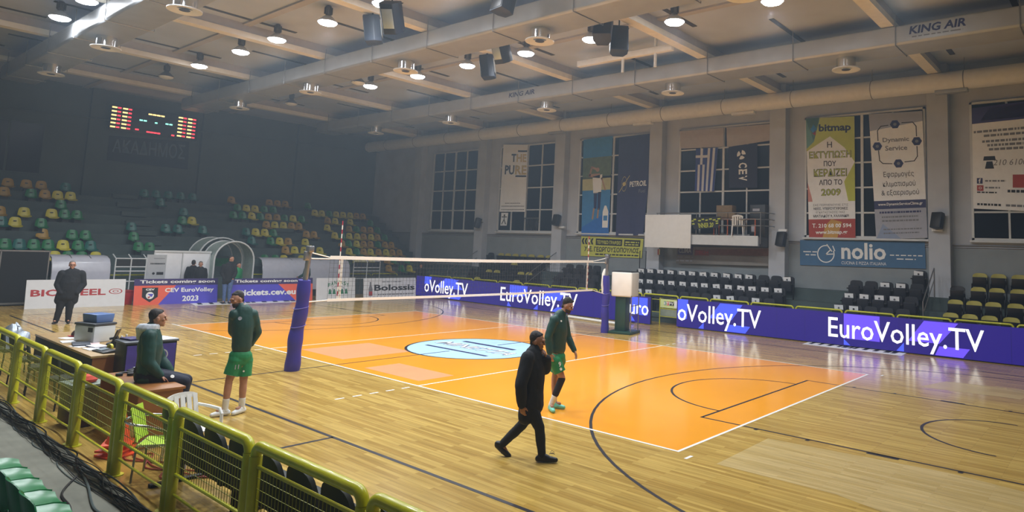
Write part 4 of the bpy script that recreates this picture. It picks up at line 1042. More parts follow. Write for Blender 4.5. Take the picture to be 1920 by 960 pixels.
# balcony
t = thing('balcony', 'small wall balcony with white edge and steel railing between two pillars', 'balcony', (-2.05, 16.2, 3.16))
b = MB(); b.box(0, 0, 0, 4.85, 1.15, .38); b.build('slab', mat('balcony concrete', (96, 98, 104), .8, var=.08), t, smooth=False)
b = MB(); b.box(-.01, -.02, .02, 4.8, 0, .42); b.build('edge_board', m_frame, t, smooth=False)
b = MB()
for z in (.82, 1.08, 1.34): b.tube([(0, .03, z), (4.9, .03, z), (5.12, .5, z), (5.14, 1.1, z)], .02, 8)
b.build('handrail', m_steel, t)
for x in (.05, 1.2, 2.0, 2.95, 3.9, 4.88): b = MB(); b.tube([(x, .03, .1), (x, .03, 1.34)], .018, 8); b.build('post', m_steel, t)
BX, BY, BZ = -2.05, 16.2, 3.54
p, o = banner('railing_banner', 'black and lime cloth reading INNER 20 tied on the balcony railing', 'banner', [(1293, 408), (1352, 406), (1346, 427), (1302, 430)], mat('black cloth', (30, 32, 36), .75, var=.1), val=16.16, wave=.03)
p.text('INNER 20', .22, .08, .8, .5, m_lime, .02)
for u, v in ((.05, .7), (.15, .82), (.3, .7), (.42, .8), (.55, .72), (.68, .8), (.8, .72), (.9, .6), (.95, .8), (.05, .45), (.92, .4)): p.poly([(u - .04, v - .06), (u + .05, v - .04), (u + .04, v + .07), (u - .05, v + .05)], m_lime)
p.done('lettering', o)
m_carton = mat('brown carton', (136, 116, 88), .8, var=.1); m_orw = mat('orange table paint', (190, 92, 44), .5, var=.06)
t = thing('balcony_table', 'orange framed table standing on the balcony', 'table', (1.55, 16.75, BZ))
b = MB(); b.box(-.95, -.25, .70, .95, .25, .74); b.build('tabletop', m_orw, t)
for x in (-.92, -.3, .92):
    for y in (-.22, .22): b = MB(); b.box(x - .02, y - .02, 0, x + .02, y + .02, .70); b.build('leg', m_orw, t)
t = thing('carton_shelf', 'brown cardboard boxes stacked on the balcony table', 'box', (1.1, 16.8, BZ + .74))
b = MB(); b.box(-.42, -.2, 0, .1, .2, .26); b.box(-.42, -.2, .27, .3, .2, .56); b.box(.12, -.18, 0, .42, .18, .25); b.build('carton', m_carton, t, bevel=.008)
t = thing('equipment_case', 'tall black case at the right end of the balcony', 'case', (2.5, 16.9, BZ))
b = MB(); b.box(-.33, -.25, 0, .33, .25, 1.32); b.build('case_body', m_bshell, t, bevel=.02); b = MB(); b.box(-.2, -.262, 1.05, .1, -.25, 1.15); b.build('label_plate', m_lgrey, t); b = MB(); b.box(-.25, -.262, .2, -.05, -.25, .5); b.build('label_plate', m_lgrey, t)
def garden_chair(loc, rz, label, m, nm='plastic_chair', k=1.0):
    t = thing(nm, label, 'chair', loc, rz); t.scale = (k, k, k)
    b = MB(); b.grid(lambda u, v: ((u - .5) * .44, -.2 + .42 * v, .43 + .02 * abs(u - .5) + .03 * (1 - v) ** 2), 6, 6); b.build('seat', m, t, solid=.02, angle=60)
    b = MB()
    for i in range(5):
        u = i / 4; b.grid(lambda a, c: ((u - .5) * .36 + (a - .5) * .062, -.2 - .1 * c, .45 + .38 * c), 1, 4)
    b.grid(lambda a, c: ((a - .5) * .44, -.297 - .01 * c, .80 + .07 * c - .05 * (2 * abs(a - .5)) ** 3), 8, 2); b.build('backrest', m, t, solid=.018, angle=60)
    for s in (-1, 1):
        b = MB(); b.tube([(s * .23, -.26, .68), (s * .26, -.05, .67), (s * .26, .14, .66), (s * .25, .2, .60), (s * .24, .22, .42)], .022, 8); b.build('armrest', m, t)
        b = MB(); b.tube([(s * .24, .22, .44), (s * .26, .25, 0)], [.03, .02], 8); b.build('leg', m, t); b = MB(); b.tube([(s * .2, -.2, .44), (s * .23, -.28, 0)], [.03, .02], 8); b.build('leg', m, t)
    return t
garden_chair((1.75, 16.45, BZ), .4, 'white plastic chair in front of the orange table on the balcony', m_white)
# white board on the pillar
t = thing('wall_board', 'plain white rectangular board hung in front of the pillar left of the balcony', 'board', (-1.38, 16.1, 3.0))
b = MB(); b.box(-1.16, -.02, 0, 1.16, .02, 1.42); b.build('board_face', m_white, t, bevel=.006)
b = MB(); b.box(-.9, .02, .1, -.85, .1, 1.3); b.box(.85, .02, .1, .9, .1, 1.3); b.tube([(-.95, .05, .4), (-.95, .9, .4)], .03, 8); b.tube([(-.95, .05, 1.0), (-.95, .9, 1.0)], .03, 8); b.build('bracket', m_steel, t)
# small things on the wall
def sconce(px, py, label):
    p = at('y', 16.93, px, py); t = thing('wall_lamp', label, 'wall lamp', p); b = MB(); b.prism([(-.09, -.05), (.07, -.05), (.07, .05), (-.05, .05)], 'x', -.17, .17); b.build('lamp_body', m_white, t, bevel=.01)
sconce(1468, 432, 'small white wall lamp on the pillar right of the balcony'); sconce(1758, 431, 'small white wall lamp on the pillar beside the two tall banners'); sconce(1054, 426, 'small white wall lamp on the pillar by the beach banner')
p, o = banner('pennant', 'small red and yellow pennant on the pillar under the white board', 'pennant', [(1233, 467), (1240, 467), (1239, 477), (1233, 478)], m_gold, val=16.93, wave=0)
p.rect(0, 0, .35, 1, m_sred).rect(.7, 0, 1, 1, m_ink); p.done('print', o)
t = thing('trolley_handle', 'tall black trolley handle standing behind the first padded seats', 'trolley', (xrow(1204, 17.0, 2.3), 17.05, 1.62))
b = MB(); b.tube([(-.17, 0, .1), (-.17, 0, 1.2), (.17, 0, 1.2), (.17, 0, .1)], .022, 8); b.build('handle', m_blackrubber, t); b = MB(); b.box(-.25, -.12, 0, .25, .12, .35); b.build('trolley_box', m_black, t, bevel=.02)
# bars of the room behind the second window
b = MB()
x0 = -11.1
for k in range(9): b.box(x0 + k * .12, 17.2, 3.68, x0 + k * .12 + .02, 17.22, 4.35)
b.box(x0, 17.2, 4.3, x0 + 1.05, 17.22, 4.36)
o = b.build('window_grate', m_steel); tag(o, 'grey steel bars before the lower pane of the window beside THE PURE banner', 'grate')
# ================================================================ NET, POSTS, REFEREE STAND
m_pad_v = mat('violet post padding', (46, 38, 138), .5, var=.08, scale=3, bump=.1); m_tape = mat('white net tape', (236, 234, 226), .6, var=.02); m_cord = mat('black net cord', (60, 60, 62), .7, var=.1)
def post(name, label, base, top, pr):
    t = thing(name, label, 'post', base)
    T = Vector(top) - Vector(base); b = MB()
    b.tube([T * 0, T], .055, 12); b.build('pole', m_steel, t)
    b = MB(); n = 26; P = []; R = []
    for i in range(n + 1):
        f = i / n; P.append(T * (f * 1.93 / T.length) + Vector((.012 * math.sin(f * 11), .01 * math.cos(f * 9), 0))); R.append(pr * (1 + .06 * math.sin(f * 23)) * (1.06 - .16 * f))
    b.tube(P, R, 18); b.build('padding', m_pad_v, t, angle=60)
    b = MB()
    for f in (.48, .68): q = T * (f * .75); b.tube([q + Vector((pr * 1.03 * math.cos(a), pr * 1.03 * math.sin(a), .03 * math.sin(a))) for a in [i * PI / 9 for i in range(18)]], .007, 6, True)
    b.build('strap', mat('pale violet strap', (108, 100, 176), .5, var=0), t)
    b = MB(); b.obox(T * .985, (.16, .12, .14)); b.obox(T * .93 + Vector((.0, -.06, 0)), (.09, .1, .2)); b.build('tensioner', m_steel, t, bevel=.015)
    return t
post('net_post', 'leaning net post in violet padding on the near side', (.04, -1.0, 0), (.32, -.95, 2.62), .145)
post('net_post', 'upright net post in violet padding beside the referee stand', (.06, 9.95, 0), (.09, 9.95, 2.62), .125)
t = thing('volleyball_net', 'long volleyball net with white bands across the court', 'net', (0, 0, 0))
def sag(y, z, s): return z - s * math.sin(PI * min(1, max(0, y / 9)))
def band(z0, z1, s, nm):
    b = MB(); n = 24
    b.grid(lambda u, v: (0.006, -.28 + u * 9.56, sag(-.28 + u * 9.56, z0 + (z1 - z0) * v, s)), n, 1); b.build(nm, m_tape, t, solid=.01)
band(2.36, 2.44, .03, 'top_band'); band(1.42, 1.48, .02, 'bottom_band')
b = MB()
for i in range(0, 97):
    y = -.28 + i * .0996; b.box(-.002, y - .002, 1.46, .002, y + .002, sag(y, 2.38, .03))
for j in range(1, 9):
    z = 1.46 + j * .103
    for k in range(8): ya, yb = -.28 + k * 1.195, -.28 + (k + 1) * 1.195; b.box(-.002, ya, z - .012 - .002, .002, yb, z - .012 + .002)
b.build('netting', m_cord, t, smooth=False)
for y in (.02, 8.98): b = MB(); b.box(-.012, y - .025, 1.42, -.004, y + .025, 2.43); b.build('side_band', m_tape, t)
m_ar = mat('red antenna', (176, 44, 60), .5, var=0)
for y in (-.03, 9.03):
    b = MB()
    for k in range(18): b.mi = k % 2; b.tube([(-.02, y, 1.44 + k * .1), (-.02, y, 1.54 + k * .1)], .012, 8)
    b.build('antenna', [m_tape, m_ar], t)
b = MB()
for (y0, z0), (y1, z1) in (((-.28, 2.40), (-.95, 2.52)), ((-.28, 2.37), (-.95, 2.38)), ((-.28, 1.45), (-.93, 1.45)), ((9.28, 2.41), (9.9, 2.52)), ((9.28, 2.37), (9.9, 2.38)), ((9.28, 1.45), (9.9, 1.3))): b.tube([(.0 if y0 > 0 else .0, y0, z0), (.26 if y0 < 0 else .07, y1, z1)], .012, 6)
b.build('rope', m_tape, t)
m_dgreen = mat('dark green stand paint', (26, 62, 50), .4, var=.08)
t = thing('referee_stand', 'referee stand with dark green column and white padded platform', 'stand', (.50, 10.5, 0), .25)
b = MB(); b.box(-.42, -.46, .0, .40, .5, .09); b.build('base', m_dgreen, t, bevel=.02)
b = MB(); b.box(-.28, -.22, .09, .10, .22, 1.28); b.build('column', m_dgreen, t, bevel=.02)
m_wpad = mat('white padding', (228, 226, 218), .65, var=.05, scale=3, bump=.1)
b = MB(); b.box(-.40, -.36, 1.24, .36, .36, 2.08); b.build('padding', m_wpad, t, bevel=.05, seg=3)
b = MB(); b.box(-.38, -.34, 2.06, .34, .34, 2.10); b.build('platform', m_black, t, bevel=.01)
b = MB()
for x in (.36,): b.tube([(x, -.36, .05), (x, -.36, 1.3)], .018, 8); b.tube([(x, .36, .05), (x, .36, 1.3)], .018, 8)
for z in (.35, .65, .95): b.tube([(.36, -.36, z), (.36, .36, z)], .014, 8)
b.build('ladder', m_steel, t)
t = thing('net_crank', 'white cloth wrapped bundle tied behind the far net post', 'bundle', (-.12, 10.12, 1.3))
b = MB(); b.lathe([(0, 0), (.1, .02), (.13, .3), (.11, .7), (.05, .85), (0, .86)], 12); b.build('cloth_bundle', m_wpad, t)
b = MB(); b.tube([(0, 0, 0), (0, -.02, -1.29)], .018, 8); b.build('stand_pole', m_steel, t)
t = thing('spare_poles', 'pale spare poles lying on the floor along the display board', 'pole', (-2.6, 12.5, .06))
b = MB(); b.tube([(-1.2, .1, 0), (1.6, -.28, 0)], .05, 10); b.tube([(-1.0, .26, -.02), (1.8, -.12, -.02)], .035, 10); b.build('pole_tube', m_white, t)

# ================================================================ THE SCORERS SIDE
m_oak = mat('tan table top', (168, 138, 92), .45, var=.1); m_brown = mat('brown table panel', (150, 98, 50), .4, var=.1, scale=3); m_skirt = mat('black table skirt', (18, 24, 18), .7, var=.12)
t = thing('scorers_desk', 'long scorers desk with tan top and black front panel covered in papers', 'desk', (-1.05, -4.42, 0))
b = MB(); b.box(-1.72, -.36, .71, 1.74, .36, .75); b.build('tabletop', m_oak, t, bevel=.006)
b = MB(); b.box(-1.7, -.35, .22, 1.72, -.33, .71); b.build('front_panel', m_skirt, t)
for x in (1.69, -1.7): b = MB(); b.box(x, -.33, .02, x + .03, .33, .71); b.build('side_panel', m_brown, t)
DT = .752
def small(name, label, cat, x, y, z=DT, rz=0.0, group=None): return thing(name, label, cat, (x, y, z), rz, group)
t = small('printer', 'pale grey office printer on the far end of the scorers desk', 'printer', -1.15, -4.25, DT, .35)
b = MB(); b.box(-.26, -.2, 0, .26, .2, .30); b.build('printer_body', mat('pale grey plastic', (196, 202, 206), .4, var=.03), t, bevel=.02); b = MB(); b.box(-.27, -.21, .30, .27, .21, .345); b.build('scanner_lid', mat('dark grey plastic', (58, 62, 68), .4, var=.05), t, bevel=.012)
b = MB(); b.box(.1, -.205, .19, .22, -.199, .27); b.build('display', m_black, t)
t = small('blue_box', 'blue plastic box standing on top of the printer', 'box', -1.22, -4.2, DT + .346, .3)
b = MB(); b.prism([(-.15, 0), (.15, 0), (.17, .15), (-.17, .15)], 'x', -.2, .2); b.build('box_body', mat('blue plastic', (88, 116, 168), .35, var=.05), t, bevel=.012)
for i, (x, y, r, c, nm) in enumerate(((-1.75, -4.5, .2, m_paper, 'nearest the red cap'), (-1.25, -4.62, -.1, m_paper, 'under the black folder'), (-.55, -4.62, .3, m_paper, 'at the front desk edge'), (-.1, -4.55, .1, m_paper, 'beside the keypad'), (-.75, -4.38, -.3, mat('pale pink paper', (222, 200, 200), .6, var=0), 'pink tinted in the middle of the desk'))):
    b = MB(); b.box(-.15, -.105, 0, .15, .105, .004 + .004 * (i % 2)); o = b.build('paper_sheet', c); o.location = (x, y, DT); o.rotation_euler = (0, 0, r); tag(o, 'loose sheet of paper on the scorers desk, %s' % nm, 'paper', 'papers on the scorers desk')
t = small('notebook', 'open white notebook with dark cover on the scorers desk', 'notebook', -.32, -4.42, DT, .15); b = MB(); b.box(-.17, -.12, 0, .17, .12, .012); b.build('cover', m_bnavy, t); b = MB(); b.box(-.16, -.11, .012, .16, .11, .022); b.build('pages', m_paper, t)
t = small('folder', 'dark folder lying on the scorers desk before the printer', 'folder', -.75, -4.55, DT, -.2); b = MB(); b.box(-.22, -.13, 0, .22, .13, .03); b.build('folder_cover', mat('slate plastic', (70, 76, 88), .4, var=.05), t, bevel=.006)
t = small('tablet', 'small black screen tilted up on the scorers desk', 'tablet', -.12, -4.22, DT, -.5); b = MB(); b.obox((0, 0, .17), (.26, .02, .3), Matrix.Rotation(-.3, 3, 'X')); b.build('screen', m_black, t, bevel=.006); b = MB(); b.prism([(-.08, 0), (.12, 0), (.02, .2)], 'x', -.06, .06); b.build('stand', m_bshell, t)
t = small('desk_telephone', 'dark grey desk telephone beside the tilted screen', 'telephone', -.42, -4.14, DT, -.3); b = MB(); b.prism([(-.12, 0), (.12, 0), (.12, .1), (-.12, .03)], 'x', -.1, .1); b.build('telephone_body', m_bshell, t, bevel=.01); b = MB(); b.tube([(-.1, .05, .12), (-.1, -.08, .10)], .025, 8); b.build('handset', m_black, t)
t = small('keypad', 'black scoring keypad at the near corner of the scorers desk', 'keypad', .33, -4.5, DT, .1); b = MB(); b.prism([(-.1, 0), (.1, 0), (.1, .05), (-.1, .02)], 'x', -.22, .22); b.build('keypad_body', m_black, t, bevel=.006); b = MB(); b.obox((-.06, 0, .042), (.18, .12, .006), Matrix.Rotation(.15, 3, 'X')); b.build('key_field', mat('blue grey plastic', (118, 132, 140), .5, var=.05), t)
for x, y, lab in ((.32, -4.26, 'clear plastic water bottle on the scorers desk, nearer the tape roll'), (.16, -4.14, 'clear plastic water bottle on the scorers desk, behind the other bottle')):
    t = small('water_bottle', lab, 'bottle', x, y, DT, 0, 'water bottles on the scorers desk'); b = MB(); b.lathe([(0, 0), (.036, 0), (.038, .02), (.036, .1), (.038, .16), (.03, .19), (.014, .215), (.014, .23), (0, .23)], 16); b.build('bottle_body', mat('bottle plastic', (206, 214, 216), .15, var=.02, trans=.3), t); b = MB(); b.lathe([(0, .23), (.017, .23), (.017, .25), (0, .25)], 12); b.build('cap', m_white, t)
t = small('tape_roll', 'yellow tape roll standing beside the water bottles', 'tape', .2, -4.38, DT, .4); b = MB(); b.lathe([(.03, -.02), (.055, -.02), (.055, .02), (.03, .02), (.03, -.02)], 18, (0, 0, .056), Matrix.Rotation(PI / 2, 3, 'X')); b.build('tape', m_syellow, t)
t = small('cap', 'dark and red cap lying on the far end of the scorers desk', 'cap', -1.95, -4.28, DT, .5); b = MB(); b.lathe([(.13, 0), (.125, .06), (.09, .11), (.0, .125)], 18); b.build('crown', mat('dark brown cloth', (64, 50, 46), .8, var=.2), t); b = MB(); b.grid(lambda u, v: ((u - .5) * .22, -.1 - .09 * v + .05 * (2 * u - 1) ** 2, .015 + .01 * v), 6, 3); b.build('peak', m_gred, t, solid=.006)
t = thing('black_case', 'black display case with a violet poster side behind the seated man', 'case', (1.02, -4.1, 0))
b = MB(); b.box(-.24, -.38, .03, .24, .38, .98); b.build('case_body', mat('black case paint', (16, 18, 26), .45, var=.08), t, bevel=.015)
b = MB(); b.box(-.26, -.40, .98, .26, .40, 1.01); b.build('case_top', mat('slate case top', (70, 76, 84), .4, var=.06), t, bevel=.006)
m_post2 = mat('violet poster', (66, 56, 140), .4, var=.2, scale=4)
b = MB(); b.box(.24, -.36, .06, .252, .36, .95); b.build('side_poster', m_post2, t)
p = Panel((.253, -.36, .06), (.253, .36, .06), (.253, .36, .95), (.253, -.36, .95)); p.layer = -1; p.poly([(.4, .1), (.95, .1), (.95, .5), (.6, .62)], m_led2 if 0 else mat('blue print', (86, 110, 206), .4, var=.05)).disc(.72, .8, .09, m_lgrey, .07, 20).line([(.66, .78), (.74, .84)], .02, m_lgrey).line([(.7, .72), (.78, .8)], .02, m_lgrey); p.done('poster_print', t)
for x, y, r, lab in ((1.05, -3.9, .2, 'white sheet lying on the black case right of the seated man'),):
    b = MB(); b.box(-.22, -.16, 0, .22, .16, .01); o = b.build('paper_sheet', m_paper); o.location = (x, y, 1.012); o.rotation_euler = (0, 0, r); tag(o, lab, 'paper')
t = small('laptop', 'closed dark violet laptop on the black case left of the seated man', 'laptop', .93, -4.3, 1.012, .2); b = MB(); b.box(-.16, -.11, 0, .16, .11, .02); b.build('laptop_base', m_bnavy, t, bevel=.004); b = MB(); b.box(-.16, -.11, .021, .16, .11, .03); b.build('laptop_lid', m_bnavy, t, bevel=.004)
t = thing('side_table', 'brown wooden table on which the man in the green jacket sits', 'table', (3.2, -4.86, 0))
b = MB(); b.box(-.78, -.28, .72, .80, .28, .755); b.build('tabletop', m_brown, t, bevel=.006)
for x in (.74, -.75): b = MB(); b.box(x, -.26, .01, x + .03, .26, .72); b.build('end_panel', m_brown, t)
b = MB(); b.box(-.72, -.02, .2, .74, .0, .72); b.build('modesty_panel', m_brown, t)
t = small('headset', 'black headset and cables lying on the brown table behind the seated man', 'headset', 2.72, -4.9, .757, .4); b = MB(); b.tube([(.09 * math.cos(a), .09 * math.sin(a), .02) for a in [i * .35 for i in range(14)]], .014, 8); b.build('headband', m_black, t)
for a in (0, 4.55): b = MB(); b.lathe([(0, 0), (.045, 0), (.045, .035), (0, .035)], 14, (.09 * math.cos(a), .09 * math.sin(a), 0)); b.build('ear_cup', m_black, t)
t = small('scoring_box', 'small black scoring console on the far end of the brown table', 'console', 2.6, -4.72, .757, .1); b = MB(); b.prism([(-.09, 0), (.09, 0), (.09, .07), (-.09, .03)], 'x', -.13, .13); b.build('console_body', m_black, t, bevel=.008); b = MB(); b.box(-.1, -.02, .055, .02, .03, .064); b.build('button_field', m_lgrey, t)
garden_chair((4.86, -4.78, 0), -PI / 2 + .25, 'white plastic garden chair beside the brown table', m_white, k=.92)
# green lawn chair with tubular arms
m_neon = mat('lime mesh fabric', (178, 214, 50), .6, var=.06)
t = thing('lawn_chair', 'lime green chair with curved chrome tube arm behind the near rail', 'chair', (5.14, -5.24, 0), -.6); t.scale = (.92, .92, .92)
b = MB(); b.grid(lambda u, v: ((u - .5) * .42, -.2 + .4 * v, .44 - .02 * math.sin(PI * v)), 6, 6); b.build('seat', m_neon, t, solid=.012)
b = MB(); b.grid(lambda u, v: ((u - .5) * .42, -.21 - .1 * v - .03 * math.sin(PI * u), .46 + .40 * v), 6, 6); b.build('backrest', m_neon, t, solid=.012)
b = MB(); b.tube([(-.24, .26, .55)] + [(.30 * math.cos(a), -.08 + .32 * math.sin(a) * -1, .68 + .03 * math.sin(a)) for a in [PI + -PI * i / 14 * 1 for i in range(15)]] + [(.24, .26, .55)], .016, 8); b.build('arm_tube', m_chrome, t)
b = MB(); b.tube([(-.22, .2, .43), (.22, .2, .43), (.22, -.2, .43), (-.22, -.2, .43)], .013, 8, True); b.build('seat_frame', m_chrome, t)
for x in (-.23, .23):
    for y in (-.22, .24): b = MB(); b.tube([(x * .95, y * .9, .43), (x, y, 0)], .013, 8); b.build('leg', m_steel, t)
# cones, crate, dark chairs, bag, cables
m_cone = mat('orange cone rubber', (232, 84, 34), .5, var=.1)
for i, (x, y, dz) in enumerate(((4.0, -5.32, 0.0), (4.0, -5.32, .07), (4.01, -5.31, .14))):
    t = thing('traffic_cone', 'orange traffic cone behind the near rail, %s of the nested stack' % ('lowest', 'middle one', 'topmost')[i], 'cone', (x, y, dz), .3 + i * .4, 'nested orange cones')
    b = MB(); b.box(-.165, -.165, 0, .165, .165, .03); b.build('base', m_cone, t, bevel=.012)
    b = MB(); b.lathe([(.14, .03), (.125, .06), (.03, .5), (.0, .505)], 20); b.build('cone_body', m_cone, t)
t = thing('grey_cabinet', 'grey topped small cabinet behind the near rail left of the cones', 'cabinet', (2.05, -5.2, 0), .1)
b = MB(); b.box(-.25, -.2, .02, .25, .2, .56); b.build('cabinet_body', mat('dark maroon panel', (66, 36, 32), .5, var=.1), t, bevel=.01); b = MB(); b.box(-.28, -.22, .56, .28, .22, .60); b.build('cabinet_top', mat('grey green laminate', (126, 140, 128), .4, var=.08), t, bevel=.006); b = MB(); b.box(.252, -.2, .02, .275, -.1, .56); b.build('cabinet_stile', m_steel, t)
t = small('red_bag', 'red cloth pouch lying on the grey topped cabinet', 'pouch', 2.1, -5.2, .602, .3); b = MB(); b.lathe([(0, 0), (.13, .01), (.15, .05), (.11, .1), (.0, .115)], 16); b.build('pouch_body', mat('red cloth', (196, 70, 50), .8, var=.15), t)
m_och = mat('dark olive office fabric', (36, 42, 30), .8, var=.15)
for i, (x, r) in enumerate(((-3.0, .3), (-1.6, .1), (-.6, -.2), (.75, .2))):
    t = thing('desk_chair', 'dark fabric chair at the scorers desk, %s from the far end' % ORD[i + 1], 'chair', (x, -5.1, 0), r, 'dark chairs at the scorers desk')
    b = MB(); b.obox((0, 0, .45), (.44, .4, .06)); b.build('seat', m_och, t, bevel=.025); b = MB(); b.obox((0, -.21, .72), (.42, .05, .36), Matrix.Rotation(.15, 3, 'X')); b.build('backrest', m_och, t, bevel=.022)
    for sx in (-.19, .19):
        b = MB(); b.tube([(sx, -.2, .75), (sx, -.17, .42), (sx, -.2, 0)], .013, 8); b.build('leg', m_blackrubber, t); b = MB(); b.tube([(sx, .17, .43), (sx, .2, 0)], .013, 8); b.build('leg', m_blackrubber, t)
t = small('silver_bag', 'crumpled silver and black jacket heaped on the farthest dark desk chair', 'jacket', -3.05, -5.05, .482, .2)
b = MB()
def crumple(u, v):
    a = u * 2 * PI; h = math.sin(v * PI / 2); r = .25 * math.cos(v * PI / 2) * (1 + .35 * noise.noise((math.cos(a) * 2, math.sin(a) * 2, v * 3))) + .01
    return (r * math.cos(a), r * math.sin(a), .42 * h * (1 + .25 * noise.noise((a, v * 4, 1))))
b.grid(crumple, 24, 10); b.build('cloth', mat('silver cloth', (150, 160, 172), .3, .3, var=.45, scale=7), t, angle=70)
m_cable = mat('black cable', (20, 22, 22), .5, var=.1); m_cableg = mat('grey cable', (84, 96, 96), .5, var=.1); m_cabler = mat('red cable', (150, 52, 40), .5, var=.1)
def cable(pts, r, m, label):
    P = []; pts = [Vector(p) for p in pts]
    for i in range(len(pts) - 1):
        p0 = pts[max(i - 1, 0)]; p1 = pts[i]; p2 = pts[i + 1]; p3 = pts[min(i + 2, len(pts) - 1)]
        for k in range(6):
            f = k / 6; P.append(.5 * ((2 * p1) + (p2 - p0) * f + (2 * p0 - 5 * p1 + 4 * p2 - p3) * f * f + (3 * p1 - p0 - 3 * p2 + p3) * f ** 3))
    P.append(pts[-1]); b = MB(); b.tube(P, r, 6); o = b.build('cable', m); tag(o, label, 'cable', 'cables along the near rail'); return o
R2 = random.Random(11)
for i in range(13):
    y0 = -5.70 - .016 * i; pts = []
    x = -4.0
    while x < 9.0: pts.append((x, y0 + R2.uniform(-.06, .06), .038 + .01 * (i % 3))); x += R2.uniform(.3, .7)
    cable(pts, R2.choice((.005, .006, .009)), m_cable if i % 3 else m_cableg, '%s cable along the near walkway edge, %s out from the rail' % ('grey' if i % 3 == 0 else 'black', ORD[i + 1]))
cable([(4.7, -5.9, .045), (5.2, -6.15, .045), (5.7, -6.2, .045), (6.3, -6.35, .045), (6.7, -6.6, .045)], .011, m_cable, 'single black cable straying across the near walkway')
cable([(4.4, -5.8, .045), (5.1, -5.9, .05), (5.9, -6.05, .045), (6.4, -6.0, .045), (7.2, -6.2, .045)], .012, m_cableg, 'grey looping cable beside the single black cable on the walkway')
for i in range(4):
    cable([(3.9 + .1 * i, -5.1, .012), (4.3, -5.3 + .1 * i, .012), (4.8, -5.0 - .08 * i, .012), (5.3, -5.25 + .12 * i, .012), (5.6 + .1 * i, -4.8, .012)], .009, m_cabler, 'dark red cable on the floor by the orange cones, %s strand' % ORD[i + 1])
b = MB(); b.lathe([(0, 0), (.2, 0), (.2, .004), (0, .004)], 8)
# ================================================================ PEOPLE
m_skin = mat('skin', (176, 128, 104), .55, var=.08, scale=9); m_skin2 = mat('tanned skin', (150, 104, 78), .55, var=.08, scale=9)
m_hair = mat('dark hair', (38, 32, 30), .7, var=.2, scale=30); m_hairg = mat('grey hair', (110, 106, 104), .7, var=.2, scale=30); m_beard = mat('beard stubble', (62, 46, 40), .8, var=.2, scale=30)
m_eye = mat('eye', (30, 26, 24), .3, var=0)
m_coat = mat('black coat cloth', (19, 20, 25), .85, var=.15, scale=10); m_trous = mat('black trouser cloth', (21, 21, 24), .85, var=.12, scale=10); m_bshoe = mat('black shoe leather', (20, 20, 22), .45, var=.1)
m_jack = mat('dark green sports cloth', (22, 66, 60), .55, var=.12, scale=6); m_short = mat('bright green sports cloth', (24, 128, 74), .6, var=.1, scale=6); m_sock = mat('white sock', (226, 226, 222), .8, var=.04)
m_wshoe = mat('white shoe', (222, 224, 222), .5, var=.05); m_mint = mat('mint shoe', (120, 206, 186), .5, var=.08); m_navyc = mat('navy trouser cloth', (24, 28, 48), .8, var=.1); m_jean = mat('blue denim', (78, 100, 146), .85, var=.2, scale=14)
m_hood = mat('pale grey hood cloth', (206, 212, 222), .8, var=.06)
def _frame(a):
    a = a.normalized(); u = Vector((0, 0, 1)) if abs(a.z) < .95 else Vector((1, 0, 0)); x = u.cross(a).normalized(); return x, a.cross(x), a
